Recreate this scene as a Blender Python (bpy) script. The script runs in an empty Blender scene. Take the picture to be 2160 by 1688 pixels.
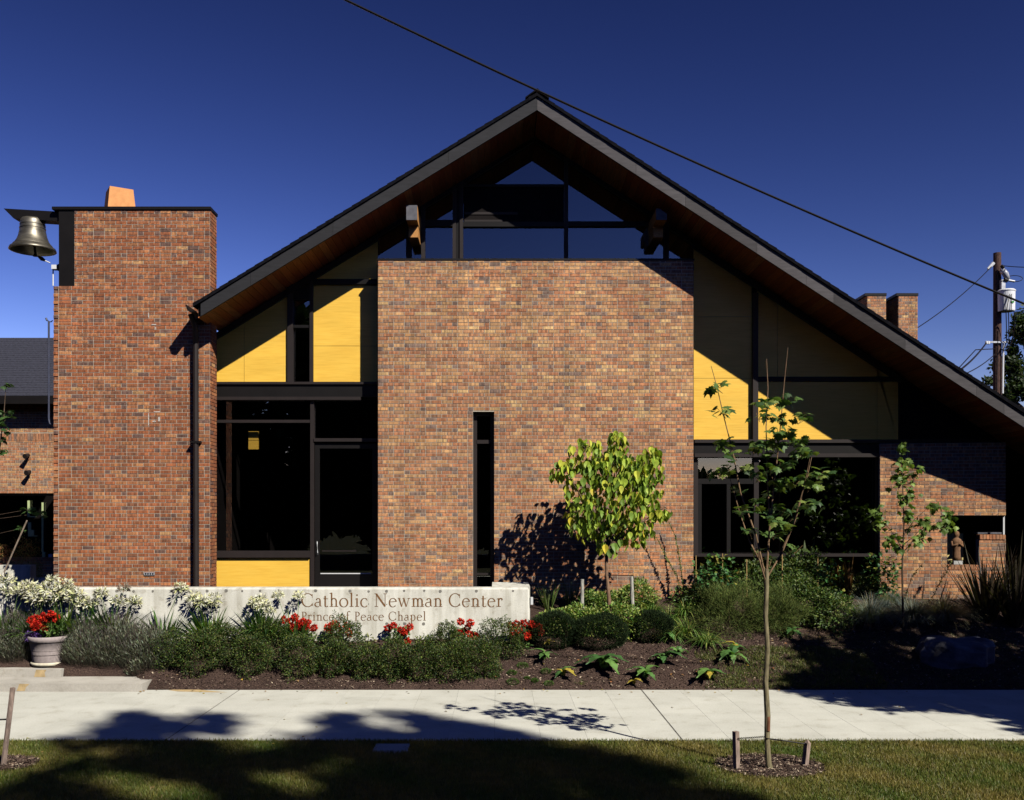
import bpy, math, random
import numpy as np
from mathutils import Matrix, Vector
sc = bpy.context.scene
COL = sc.collection
# ------------------------------------------------------------ camera, sky, sun, exposure
F, VX, VY, EYE = 2050.0, 1050.0, 1085.0, 2.83      # focal length in photo pixels, vanishing point, eye height
cam = bpy.data.cameras.new('camera'); camo = bpy.data.objects.new('camera', cam); COL.objects.link(camo)
camo.location = (0, 0, EYE); camo.rotation_euler = (math.radians(90), 0, 0)
cam.sensor_width = 36; cam.lens = F/2160*36; cam.shift_x = (1080-VX)/2160; cam.shift_y = (VY-844)/2160
cam.clip_end = 3000; cam.clip_start = .1
sc.camera = camo
SUN = Vector((.82, -1.0, 1.12)).normalized()
ELEV = math.asin(SUN.z); AZ = math.atan2(SUN.x, SUN.y)
w = bpy.data.worlds.new('World'); sc.world = w; w.use_nodes = True
nt = w.node_tree; nt.nodes.clear()
out = nt.nodes.new('ShaderNodeOutputWorld'); bg = nt.nodes.new('ShaderNodeBackground'); sky = nt.nodes.new('ShaderNodeTexSky')
sky.sky_type = 'NISHITA'; sky.sun_disc = False; sky.sun_elevation = ELEV; sky.sun_rotation = AZ
sky.air_density = 1.0; sky.dust_density = 0; sky.ozone_density = 3.0; sky.altitude = 100
gm = nt.nodes.new('ShaderNodeGamma'); gm.inputs[1].default_value = 2.5
hs = nt.nodes.new('ShaderNodeHueSaturation'); hs.inputs['Saturation'].default_value = 1.0; hs.inputs['Hue'].default_value = .5
nt.links.new(sky.outputs[0], gm.inputs[0]); nt.links.new(gm.outputs[0], hs.inputs['Color']); 
mlt = nt.nodes.new('ShaderNodeMix'); mlt.data_type = 'RGBA'; mlt.blend_type = 'MULTIPLY'; mlt.inputs[0].default_value = 1; mlt.inputs[7].default_value = (.178, .0905, .0865, 1)
nt.links.new(hs.outputs[0], mlt.inputs[6]); nt.links.new(mlt.outputs[2], bg.inputs[0])
bg.inputs[1].default_value = .05; nt.links.new(bg.outputs[0], out.inputs[0])
sl = bpy.data.lights.new('sun', 'SUN'); slo = bpy.data.objects.new('sun', sl); COL.objects.link(slo)
sl.energy = 5.0; sl.angle = math.radians(.5); sl.color = (1, .945, .84)
slo.rotation_euler = SUN.to_track_quat('Z', 'Y').to_euler(); slo.location = (20, -25, 28)
sc.view_settings.view_transform = 'Standard'; sc.view_settings.look = 'None'
sc.view_settings.exposure = .45; sc.view_settings.gamma = 1; sc.view_settings.use_curve_mapping = False
sc.cycles.max_bounces = 6; sc.cycles.diffuse_bounces = 0; sc.cycles.transparent_max_bounces = 16
sc.cycles.use_denoising = True

# ------------------------------------------------------------ helpers
YB, YP, YF, YG, YT, YS = 18.47, 18.97, 17.69, 18.97, 18.29, 17.0   # brick block, panel plane, fascia, gable glass, bell wall, sign wall
def X(px, Y): return (px-VX)*Y/F
def Z(py, Y): return EYE+(VY-py)*Y/F
def P(px, py, Y): return (X(px, Y), Y, Z(py, Y))
rs = np.random.RandomState(7); rnd = random.Random(5)
def rot_to(d):
    d = np.asarray(d, float); return d/np.linalg.norm(d, axis=-1, keepdims=True)
class MB:
    def __init__(s): s.v = []; s.l = []; s.n = []; s.c = []; s.k = 0
    def raw(s, V, faces, col=(1, 1, 1)):
        V = np.asarray(V, float).reshape(-1, 3); s.v.append(V)
        c = np.asarray(col, float)
        s.c.append(np.tile(c, (len(V), 1)) if c.ndim == 1 else c)
        for f in faces:
            s.l.append(np.asarray(f)+s.k); s.n.append(np.array([len(f)]))
        s.k += len(V); return s
    def bulk(s, V, face_idx, col):
        """V (n,k,3), face_idx list of index tuples of equal length, col (n,3) or (3,)"""
        n, k = V.shape[:2]; s.v.append(V.reshape(-1, 3))
        c = np.asarray(col, float); c = np.tile(c, (n, 1)) if c.ndim == 1 else c
        s.c.append(np.repeat(c, k, 0))
        base = (np.arange(n)*k)[:, None]
        for f in face_idx:
            s.l.append((base+np.asarray(f)[None]+s.k).ravel()); s.n.append(np.full(n, len(f)))
        s.k += n*k; return s
    def box(s, x0, x1, y0, y1, z0, z1, col=(1, 1, 1)):
        V = [(x, y, z) for x in (x0, x1) for y in (y0, y1) for z in (z0, z1)]
        return s.raw(V, BOXF, col)
    def obox(s, c, ax, h, col=(1, 1, 1)):
        c = np.asarray(c, float); a = [np.asarray(q, float) for q in ax]
        V = [c+i*h[0]*a[0]+j*h[1]*a[1]+k*h[2]*a[2] for i in (-1, 1) for j in (-1, 1) for k in (-1, 1)]
        return s.raw(V, BOXF, col)
    def prism(s, poly, y0, y1, col=(1, 1, 1)):
        n = len(poly); V = [(x, y0, z) for x, z in poly]+[(x, y1, z) for x, z in poly]
        f = [tuple(range(n)), tuple(range(2*n-1, n-1, -1))]+[(i, i+n, (i+1) % n+n, (i+1) % n) for i in range(n)]
        return s.raw(V, f, col)
    def tube(s, pts, r, seg=6, col=(1, 1, 1), cap=True):
        pts = np.asarray(pts, float); n = len(pts); r = np.full(n, r) if np.isscalar(r) else np.asarray(r, float)
        t = rot_to(np.gradient(pts, axis=0)+1e-9); V = []
        up = np.array([0, 0, 1.]) if abs(t[0][2]) < .9 else np.array([1., 0, 0])
        for i in range(n):
            a = np.cross(t[i], up); a /= np.linalg.norm(a)+1e-12; b = np.cross(t[i], a)
            for k in range(seg):
                th = 2*math.pi*k/seg; V.append(pts[i]+r[i]*(math.cos(th)*a+math.sin(th)*b))
        f = [(i*seg+k, i*seg+(k+1) % seg, (i+1)*seg+(k+1) % seg, (i+1)*seg+k) for i in range(n-1) for k in range(seg)]
        if cap: f += [tuple(range(seg))[::-1], tuple(range((n-1)*seg, n*seg))]
        return s.raw(V, f, col)
    def lathe(s, c, prof, seg=24, col=(1, 1, 1), sx=1, sy=1):
        V = [(c[0]+r*sx*math.cos(2*math.pi*k/seg), c[1]+r*sy*math.sin(2*math.pi*k/seg), c[2]+z) for r, z in prof for k in range(seg)]
        n = len(prof); f = [(i*seg+k, i*seg+(k+1) % seg, (i+1)*seg+(k+1) % seg, (i+1)*seg+k) for i in range(n-1) for k in range(seg)]
        return s.raw(V, f, col)
    def leaves(s, Pt, D, N, L, W, col, bend=.25):
        """folded diamond leaves"""
        Pt = np.asarray(Pt, float); D = rot_to(D); N = rot_to(np.asarray(N)-0*D); S = rot_to(np.cross(D, N)+1e-9); N = np.cross(S, D)
        L = np.broadcast_to(np.asarray(L, float), (len(Pt),))[:, None]; W = np.broadcast_to(np.asarray(W, float), (len(Pt),))[:, None]
        tip = Pt+D*L-N*L*bend; mid = Pt+D*L*.5
        V = np.stack([Pt, mid-S*W*.5+N*W*.15, tip, mid+S*W*.5+N*W*.15, mid-N*0.02*L], 1)
        return s.bulk(V, [(0, 4, 1), (1, 4, 2), (0, 3, 4), (4, 3, 2)], col)
    def quads(s, Pt, D, N, L, W, col):
        Pt = np.asarray(Pt, float); D = rot_to(D); S = rot_to(np.cross(D, rot_to(N))+1e-9)
        L = np.broadcast_to(np.asarray(L, float), (len(Pt),))[:, None]; W = np.broadcast_to(np.asarray(W, float), (len(Pt),))[:, None]
        V = np.stack([Pt, Pt+D*L*.45-S*W*.5, Pt+D*L, Pt+D*L*.45+S*W*.5], 1)
        return s.bulk(V, [(0, 1, 2, 3)], col)
    def blades(s, Pt, D, L, W, droop, col, seg=3):
        """long tapering strap leaves that arch over"""
        Pt = np.asarray(Pt, float); D = rot_to(D); n = len(Pt)
        L = np.broadcast_to(np.asarray(L, float), (n,))[:, None]; W = np.broadcast_to(np.asarray(W, float), (n,))[:, None]
        dr = np.broadcast_to(np.asarray(droop, float), (n,))[:, None]
        H = D*np.array([1, 1, 0]); S = rot_to(np.cross(H+rs.normal(0, .05, (n, 3)), [0, 0, 1])+1e-9)
        Vs = []
        for i in range(seg+1):
            t = i/seg; c = Pt+D*L*t-np.array([0, 0, 1])*dr*L*t*t+H*dr*L*.35*t*t; wd = W*(1-t)**.6*(.6+.8*min(t*2, .5)) if i < seg else W*0.02
            Vs += [c-S*wd*.5, c+S*wd*.5]
        V = np.stack(Vs, 1)
        return s.bulk(V, [(2*i, 2*i+1, 2*i+3, 2*i+2) for i in range(seg)], col)
    def mesh(s, name, mat, smooth=False):
        me = bpy.data.meshes.new(name)
        V = np.concatenate(s.v); Lp = np.concatenate(s.l).astype(np.int32); n = np.concatenate(s.n).astype(np.int32)
        me.vertices.add(len(V)); me.vertices.foreach_set('co', V.ravel().astype(np.float32))
        me.loops.add(len(Lp)); me.loops.foreach_set('vertex_index', Lp)
        me.polygons.add(len(n)); st = np.zeros(len(n), np.int32); st[1:] = np.cumsum(n)[:-1]
        me.polygons.foreach_set('loop_start', st)
        try: me.polygons.foreach_set('loop_total', n)
        except Exception: pass
        a = me.attributes.new('tint', 'FLOAT_COLOR', 'POINT'); C = np.concatenate(s.c)
        a.data.foreach_set('color', np.concatenate([C, np.ones((len(C), 1))], 1).ravel().astype(np.float32))
        me.materials.append(mat); me.update(calc_edges=True); me.validate()
        me.polygons.foreach_set('use_smooth', np.full(len(me.polygons), bool(smooth)))
        return me
    def build(s, name, mat, parent=None, smooth=False, **kw):
        return link(name, s.mesh(name, mat, smooth), parent, **kw)
BOXF = [(0, 1, 3, 2), (4, 6, 7, 5), (0, 4, 5, 1), (2, 3, 7, 6), (0, 2, 6, 4), (1, 5, 7, 3)]
def link(name, me, parent=None, mat4=None, label=None, cat=None, group=None, kind=None):
    o = bpy.data.objects.new(name, me); COL.objects.link(o)
    if parent is not None:
        o.parent = parent; r = parent
        if r.type == 'EMPTY': o.matrix_parent_inverse = Matrix.Translation(-Vector(r.location))
    if mat4 is not None: o.matrix_basis = mat4
    if label: o['label'] = label
    if cat: o['category'] = cat
    if group: o['group'] = group
    if kind: o['kind'] = kind
    return o
def thing(name, label, cat, loc=(0, 0, 0), group=None):
    o = bpy.data.objects.new(name, None); COL.objects.link(o); o.location = loc; o.empty_display_size = .2
    o['label'] = label; o['category'] = cat
    if group: o['group'] = group
    return o
def frame(u, n, z, o):
    m = Matrix.Identity(4)
    for i in range(3): m[i][0] = u[i]; m[i][1] = n[i]; m[i][2] = z[i]; m[i][3] = o[i]
    return m

# ------------------------------------------------------------ materials
class NT:
    def __init__(s, name):
        s.m = bpy.data.materials.new(name); s.m.use_nodes = True; s.t = s.m.node_tree; s.t.nodes.clear()
        s.out = s.t.nodes.new('ShaderNodeOutputMaterial')
    def n(s, typ, **kw):
        o = s.t.nodes.new('ShaderNode'+typ)
        for k, v in kw.items():
            if k.startswith('_'): setattr(o, k[1:], v)
            else:
                key = int(k[1:]) if k[0] == 'i' and k[1:].isdigit() else k.replace('__', ' ')
                if hasattr(v, 'links') or isinstance(v, bpy.types.NodeSocket): s.t.links.new(v, o.inputs[key])
                else: o.inputs[key].default_value = v
        return o
    def tint(s): return s.n('Attribute', _attribute_name='tint').outputs['Color']
    def pos(s): return s.n('NewGeometry').outputs['Position']
    def mapped(s, scale): return s.n('Mapping', Vector=s.pos(), Scale=scale).outputs[0]
    def noise(s, scale=5, detail=3, vec=None, rough=.55):
        o = s.n('TexNoise', Vector=vec if vec is not None else s.pos()); o.inputs['Scale'].default_value = scale
        o.inputs['Detail'].default_value = detail; o.inputs['Roughness'].default_value = rough; return o.outputs['Fac']
    def ramp(s, fac, *stops):
        r = s.n('ValToRGB', Fac=fac).color_ramp
        while len(r.elements) < len(stops): r.elements.new(.5)
        for e, (p, c) in zip(r.elements, stops): e.position = p; e.color = (*c, 1) if len(c) == 3 else c
        return s.t.nodes[-1].outputs[0]
    def mix(s, a, b, fac, mode='MIX'):
        o = s.n('Mix', _data_type='RGBA', _blend_type=mode)
        for idx, v in ((0, fac), (6, a), (7, b)):
            if isinstance(v, bpy.types.NodeSocket): s.t.links.new(v, o.inputs[idx])
            else: o.inputs[idx].default_value = (*v, 1) if isinstance(v, tuple) and len(v) == 3 else v
        return o.outputs[2]
    def bsdf(s, color, rough=.8, spec=.3, metal=0, bump=None, bstr=.3, bdist=.01):
        p = s.n('BsdfPrincipled')
        for k, v in (('Base Color', color), ('Roughness', rough), ('Specular IOR Level', spec), ('Metallic', metal)):
            if isinstance(v, bpy.types.NodeSocket): s.t.links.new(v, p.inputs[k])
            else: p.inputs[k].default_value = (*v, 1) if isinstance(v, tuple) else v
        if bump is not None:
            b = s.n('Bump', Height=bump, Strength=bstr, Distance=bdist); s.t.links.new(b.outputs[0], p.inputs['Normal'])
        return p.outputs[0]
    def done(s, sh): s.t.links.new(sh, s.out.inputs[0]); return s.m
g3 = lambda v: (v, v, v)
def M_brick():
    m = NT('brick_clay'); z = m.n('SeparateXYZ', Vector=m.pos())
    fl = m.n('Math', _operation='FLOOR', i0=m.n('Math', _operation='MULTIPLY', i0=z.outputs[2], i1=14.8).outputs[0]).outputs[0]
    xy = m.n('Math', _operation='ADD', i0=z.outputs[0], i1=z.outputs[1]).outputs[0]
    v = m.n('CombineXYZ', X=m.n('Math', _operation='MULTIPLY', i0=xy, i1=25.0).outputs[0], Y=m.n('Math', _operation='MULTIPLY', i0=fl, i1=3.7).outputs[0]).outputs[0]
    n1 = m.n('TexNoise', Vector=v, Scale=1.0, Detail=1.0).outputs['Fac']
    band = m.ramp(n1, (.36, g3(.62)), (.5, g3(1.0)), (.6, (1.28, 1.28, 1.2)), (.7, (1.6, 1.55, 1.35)))
    c = m.mix(m.tint(), band, .8, 'MULTIPLY')
    f = m.noise(90, 4); c = m.mix(c, m.ramp(f, (.3, g3(.72)), (.7, g3(1.2))), .7, 'MULTIPLY')
    big = m.noise(.55, 4); c = m.mix(c, m.ramp(big, (.33, (.92, .90, .88)), (.65, (1.20, 1.18, 1.13))), 1.0, 'MULTIPLY')
    st = m.noise(1.0, 5, m.mapped((2.2, 2.2, .22))); c = m.mix(c, m.ramp(st, (.36, (.80, .79, .78)), (.48, g3(1)), (.70, (1.10, 1.09, 1.08))), .8, 'MULTIPLY')
    return m.done(m.bsdf(c, .88, .2, bump=f, bstr=.5, bdist=.004))
def M_plain(name, col, rough=.8, spec=.3, metal=0, var=.25, sc_=8, bstr=.25, bdist=.005, tint=False, vec=None):
    m = NT(name); n = m.noise(sc_, 5, m.mapped(vec) if vec else None)
    base = m.tint() if tint else col
    c = m.mix(base, m.ramp(n, (.3, g3(1-var)), (.7, g3(1+var))), 1.0, 'MULTIPLY')
    return m.done(m.bsdf(c, rough, spec, metal, bump=n, bstr=bstr, bdist=bdist))
def M_leaf(name, rough=.5, trans=.3, spec=.35, var=.25, tc=(1.1, 1.25, .5)):
    m = NT(name); n = m.noise(6, 2); c = m.mix(m.tint(), m.ramp(n, (.3, g3(1-var)), (.7, g3(1+var))), 1.0, 'MULTIPLY')
    p = m.bsdf(c, rough, spec); t = m.n('BsdfTranslucent', Color=m.mix(c, tc, 1.0, 'MULTIPLY')).outputs[0]
    return m.done(m.n('MixShader', i0=trans, i1=p, i2=t).outputs[0])
def M_glass():
    m = NT('window_glass'); fr = m.n('Fresnel', IOR=1.95).outputs[0]
    n = m.n('Bump', Height=m.noise(.8, 1), Strength=.02, Distance=.02).outputs[0]
    g = m.n('BsdfGlossy', Color=(1, 1, 1, 1), Roughness=.0, Normal=n).outputs[0]
    t = m.n('BsdfTransparent', Color=(.8, .8, .8, 1)).outputs[0]
    fb = m.n('Math', _operation='SUBTRACT', i0=1.0, i1=m.n('NewGeometry').outputs['Backfacing']).outputs[0]
    fr = m.n('Math', _operation='MULTIPLY', i0=fr, i1=fb).outputs[0]
    return m.done(m.n('MixShader', i0=fr, i1=t, i2=g).outputs[0])
def M_wood_panel():
    m = NT('golden_plywood'); g = m.noise(5, 6, m.mapped((.5, 1, 9)), .6); g2 = m.noise(1.2, 3, m.mapped((.8, 1, 3)))
    c = m.ramp(g, (.3, (.71, .41, .055)), (.5, (.78, .475, .068)), (.75, (.82, .53, .09)))
    c = m.mix(c, m.ramp(g2, (.3, g3(.93)), (.7, g3(1.05))), 1.0, 'MULTIPLY')
    return m.done(m.bsdf(c, .45, .35, bump=g, bstr=.08, bdist=.002))
def M_cedar():
    m = NT('cedar_soffit'); o = m.n('ObjectInfo').outputs['Random']; g = m.noise(6, 5, m.mapped((9, .5, 9)))
    c = m.ramp(o, (0, (.26, .065, .022)), (.4, (.40, .11, .035)), (.75, (.55, .18, .05)), (1, (.70, .30, .10)))
    c = m.mix(c, m.ramp(g, (.3, g3(.7)), (.7, g3(1.25))), 1.0, 'MULTIPLY')
    return m.done(m.bsdf(c, .5, .3, bump=g, bstr=.15, bdist=.003))
def M_concrete(name, a, b, form=False):
    m = NT(name); n = m.noise(1.6, 6); f = m.noise(45, 4)
    c = m.ramp(n, (.3, a), (.7, b)); c = m.mix(c, m.ramp(f, (.3, g3(.9)), (.7, g3(1.07))), 1.0, 'MULTIPLY')
    if form:
        v = m.noise(2.4, 4, m.mapped((3.2, 1, .25))); c = m.mix(c, m.ramp(v, (.35, (.80, .79, .76)), (.55, g3(1.0)), (.72, (1.08, 1.08, 1.06))), 1.0, 'MULTIPLY')
        sp = m.noise(7, 6); c = m.mix(c, m.ramp(sp, (.34, (.62, .58, .52)), (.44, g3(1))), .55, 'MULTIPLY')
    else:
        o = m.n('ObjectInfo').outputs['Random']; c = m.mix(c, m.ramp(o, (0, g3(.95)), (1, g3(1.03))), 1.0, 'MULTIPLY')
        sp = m.noise(3.2, 8, rough=.7); c = m.mix(c, m.ramp(sp, (.33, (.80, .77, .72)), (.45, g3(1))), .6, 'MULTIPLY')
    return m.done(m.bsdf(c, .9, .15, bump=f, bstr=.3, bdist=.003)), m
def M_mulch():
    m = NT('bark_mulch'); n = m.noise(60, 5, rough=.7); n2 = m.noise(2, 3)
    c = m.ramp(n, (.3, (.020, .013, .012)), (.5, (.062, .040, .034)), (.64, (.13, .085, .062)), (.76, (.32, .23, .16)))
    c = m.mix(c, m.ramp(n2, (.3, g3(.75)), (.7, g3(1.15))), 1.0, 'MULTIPLY')
    return m.done(m.bsdf(c, .95, .1, bump=n, bstr=1, bdist=.03))
def M_soil(name, a, b):
    m = NT(name); n = m.noise(30, 5); c = m.ramp(n, (.3, a), (.7, b)); return m.done(m.bsdf(c, .95, .1, bump=n, bstr=.8, bdist=.02))
MAT = dict(
    brick=M_brick(), mortar=M_plain('mortar', (.44, .385, .31), .95, .1, var=.12, sc_=30),
    metal=M_plain('dark_bronze_metal', (.006, .005, .005), .55, .2, var=.2, sc_=3),
    frame=M_plain('brown_frame', (.016, .011, .0105), .6, .3, var=.15, sc_=4),
    fascia=M_plain('weathered_fascia', (1, 1, 1), .75, .25, var=.22, sc_=7, tint=True, vec=(.6, 1, 4)),
    shingle=M_plain('dark_shingle', (.007, .007, .009), .95, .02, var=.4, sc_=14, bstr=.6, bdist=.01),
    cedar=M_cedar(), ply=M_wood_panel(), glass=M_glass(),
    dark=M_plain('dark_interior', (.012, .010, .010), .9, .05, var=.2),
    sign=M_concrete('formed_concrete', (.54, .53, .47), (.70, .69, .62), True)[0],
    step=M_concrete('step_concrete', (.40, .375, .33), (.52, .49, .43))[0],
    walk=M_concrete('sidewalk_concrete', (.49, .485, .425), (.58, .575, .51))[0],
    letter=M_plain('letter_paint', (.17, .085, .035), .8, .1, var=.3, sc_=20),
    hole=M_plain('tie_hole_grey', (.19, .18, .16), .95, .1, var=.35, sc_=20),
    leaf=M_leaf('leaf'), needle=M_leaf('needle', .7, .1, .15), petal=M_leaf('petal', .6, .3, .2, .1, (1., 1., .95)), shade=M_leaf('shade_leaf', .6, .15, .2),
    bark=M_plain('bark', (1, 1, 1), .9, .1, var=.4, sc_=30, bstr=.7, bdist=.01, tint=True, vec=(1, 1, .3)),
    tintm=M_plain('tinted_matte', (1, 1, 1), .85, .15, var=.15, sc_=12, tint=True),
    mulch=M_mulch(), lawn=M_soil('lawn_soil', (.02, .022, .008), (.05, .055, .018)), dirt=M_soil('shaded_soil', (.02, .015, .010), (.05, .04, .022)),
    bronze=M_plain('bell_bronze', (.16, .145, .115), .45, .5, .8, var=.5, sc_=5, vec=(1, 1, 3)),
    terra=M_plain('terracotta', (.56, .26, .10), .85, .15, var=.12, sc_=10),
    white=M_plain('white_paint', (.62, .63, .64), .5, .3, var=.06), asphalt=M_plain('asphalt', (.05, .05, .05), .95, .1, var=.2, sc_=40),
    rock=M_plain('grey_rock', (.10, .10, .115), .9, .2, var=.5, sc_=4, bstr=.8, bdist=.06))
T = lambda *c: tuple(c)
# ------------------------------------------------------------ ground, road, pavement
def gz(x, Y):
    x = np.asarray(x, float); Y = np.asarray(Y, float)
    t = np.clip((Y-15.66)/2.75, 0, 1); z = 1.22*t**.92
    zl = np.where(Y < 16.2, .05, .22+(Y-16.2)*.55); k = np.clip((-5.75-x)/.4, 0, 1)
    z = z*(1-k)+np.minimum(z, zl)*k
    z = z+.025*np.sin(x*2.1+Y)*np.clip(t*8, 0, 1)+.015*np.sin(x*5.3+Y*4)*np.clip(t*8, 0, 1)
    return z
def G(px, py):
    """point of the ground seen at a pixel of the photograph"""
    if py > 1456.5: Y = EYE*F/(py-VY); return np.array((X(px, Y), Y, 0.))
    Ys = np.linspace(15.67, 18.4, 600); q = VY+(EYE-gz(X(px, Ys), Ys))*F/Ys
    i = int(np.argmax(q <= py)) if (q <= py).any() else 599
    return np.array((X(px, Ys[i]), Ys[i], float(gz(X(px, Ys[i]), Ys[i]))))
m = MB(); m.raw([(-900, -900, -.16), (900, -900, -.16), (900, 900, -.16), (-900, 900, -.16)], [(0, 1, 2, 3)]); m.build('ground', MAT['lawn'], kind='structure')
m = MB(); m.box(-60, 60, -7, 7.6, -.3, -.13); m.build('road', MAT['asphalt'], kind='structure')
m = MB(); m.box(-60, 60, 7.6, 7.75, -.3, 0.0); m.build('kerb', MAT['step'], kind='structure')
m = MB()
gx = np.linspace(-14, 14, 113); gy = np.linspace(7.752, 12.17, 24)
XX, YY = np.meshgrid(gx, gy, indexing='ij'); ZZ = -.03+.012*np.sin(XX*1.7)*np.sin(YY*2.3)
V = np.stack([XX, YY, ZZ], -1).reshape(-1, 3); nx, ny = XX.shape
m.raw(V, [(i*ny+j, (i+1)*ny+j, (i+1)*ny+j+1, i*ny+j+1) for i in range(nx-1) for j in range(ny-1)]); m.build('lawn', MAT['lawn'], kind='structure')
# paving squares two feet wide, scored joints, wider expansion joints
walk = MB().box(-14, 14, 12.18, 15.66, -.2, -.006).build('sidewalk', MAT['hole'], kind='structure')
rows = [12.18, 12.62, 13.23, 13.84, 14.45, 15.06, 15.66]
xj = [X(358, EYE*F/(1555-VY))-.61*k for k in range(0, 15)][::-1]; x0 = xj[-1]; xj = xj[:-1]
x1 = X(1440, EYE*F/(1562-VY)); nseg = round((x1-x0)/.61); xj += list(np.linspace(x0, x1, nseg+1)); xj += [x1+.61*k for k in range(1, 16)]
pm = {}
for i in range(len(xj)-1):
    for j in range(6):
        a, b, c, d = xj[i], xj[i+1], rows[j], rows[j+1]
        ga = .011 if abs(a-x0) < .01 or abs(a-x1) < .01 else .0013; gb = .011 if abs(b-x0) < .01 or abs(b-x1) < .01 else .0013
        gj = .0035 if j == 2 else .0012; gk = .0035 if j == 1 else .0012
        if b < -9.3 or a > 9.3: continue
        key = (round(b-a, 4), j, ga, gb)
        if key not in pm: pm[key] = MB().box(ga, b-a-gb, (gj if j else 0), d-c-(gk if j < 5 else 0), -.05, 0).mesh('paving_slab', MAT['walk'])
        link('paving_slab', pm[key], walk, Matrix.Translation((a, c, rnd.uniform(-.0006, .0006))))
# planting bed, rising to the building
xs = np.concatenate([np.linspace(-14, 14, 225)]); ys = np.linspace(15.662, 18.6, 60)
XX, YY = np.meshgrid(xs, ys, indexing='ij'); ZZ = gz(XX, YY)+rs.normal(0, .008, XX.shape)*(YY > 15.8)
ZZ[:, 0] = -.02
V = np.stack([XX, YY, ZZ], -1).reshape(-1, 3); nx, ny = XX.shape
keep = [(i*ny+j, (i+1)*ny+j, (i+1)*ny+j+1, i*ny+j+1) for i in range(nx-1) for j in range(ny-1)]
m = MB(); m.raw(V, keep); m.build('planting_bed', MAT['mulch'], kind='structure', smooth=True)
def chips(n, x0, x1, y0, y1, zf, name, mask=None, size=.03):
    x = rs.uniform(x0, x1, n); y = rs.uniform(y0, y1, n)
    if mask is not None: k = mask(x, y); x = x[k]; y = y[k]
    n = len(x); z = zf(x, y)+rs.uniform(.0, .018, n)
    D = rs.normal(0, 1, (n, 3))*[1, 1, .25]; N = rs.normal(0, .45, (n, 3))+[0, 0, 1]
    pal = np.array([(.04, .026, .022), (.075, .05, .04), (.11, .072, .055), (.20, .14, .10), (.46, .37, .27)]); c = pal[rs.choice(5, n, p=[.27, .28, .22, .14, .09])]
    m = MB(); m.quads(np.stack([x, y, z], 1), D, N, rs.uniform(.5, 2.2, n)*size, rs.uniform(.2, .8, n)*size, c)
    return m.build(name, MAT['tintm'], kind='stuff')
chips(42000, -6.1, 9.2, 15.68, 17.6, gz, 'mulch_chips')
# terrace behind the sign wall
m = MB(); m.box(-14, X(1040, YS)+.05, YS+.26, 30, .4, 1.23); m.build('terrace', MAT['step'], kind='structure')
m = MB(); m.box(5, 14, 18.6, 30, .2, 1.2); m.build('porch_floor', MAT['dirt'], kind='structure')

# ------------------------------------------------------------ brickwork
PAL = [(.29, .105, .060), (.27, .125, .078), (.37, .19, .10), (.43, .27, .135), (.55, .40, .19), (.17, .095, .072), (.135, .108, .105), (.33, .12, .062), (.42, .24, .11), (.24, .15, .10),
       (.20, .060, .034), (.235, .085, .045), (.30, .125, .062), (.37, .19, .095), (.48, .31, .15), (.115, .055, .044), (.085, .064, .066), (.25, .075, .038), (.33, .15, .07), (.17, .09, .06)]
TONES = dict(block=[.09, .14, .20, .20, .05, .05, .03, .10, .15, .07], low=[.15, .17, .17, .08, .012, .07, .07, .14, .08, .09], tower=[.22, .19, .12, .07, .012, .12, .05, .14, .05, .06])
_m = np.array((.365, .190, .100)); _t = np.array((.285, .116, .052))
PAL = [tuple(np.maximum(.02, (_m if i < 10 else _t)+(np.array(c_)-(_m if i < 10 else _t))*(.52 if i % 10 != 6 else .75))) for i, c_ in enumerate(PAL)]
def lay(spans_fn, ztop, zbot, course, pitch, phase, uref, tone):
    out = []; r = 0
    while ztop-(r+1)*course > zbot-course*.5:
        zb = max(ztop-(r+1)*course, zbot); za = ztop-r*course; zm = (za+zb)/2; hd = (r % 6) == phase
        for (a, b) in spans_fn(zm):
            if b-a < .02: continue
            if hd:
                k0 = math.floor((a-uref)/(1.5*pitch))-1; e = []
                while uref+k0*1.5*pitch < b: e += [uref+k0*1.5*pitch, uref+k0*1.5*pitch+pitch]; k0 += 1
            else:
                k0 = math.floor((a-uref)/pitch)-1; e = []
                while uref+k0*pitch < b+pitch: e.append(uref+k0*pitch+(r % 2)*pitch/2); k0 += 1
            e = [q for q in e if a+.045 < q < b-.045]; e = [a]+e+[b]
            for p, q in zip(e[:-1], e[1:]):
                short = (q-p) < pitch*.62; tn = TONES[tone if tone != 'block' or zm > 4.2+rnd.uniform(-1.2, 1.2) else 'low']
                ci = rnd.choices(range(10), tn)[0]
                if short and hd and rnd.random() < .55: ci = 6
                elif short and rnd.random() < .3: ci = rnd.choice([6, 5, 9])
                out.append((p, q, zb, za, ci+(10 if tone == 'tower' else 0)))
        r += 1
    return out
BM = {}
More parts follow.
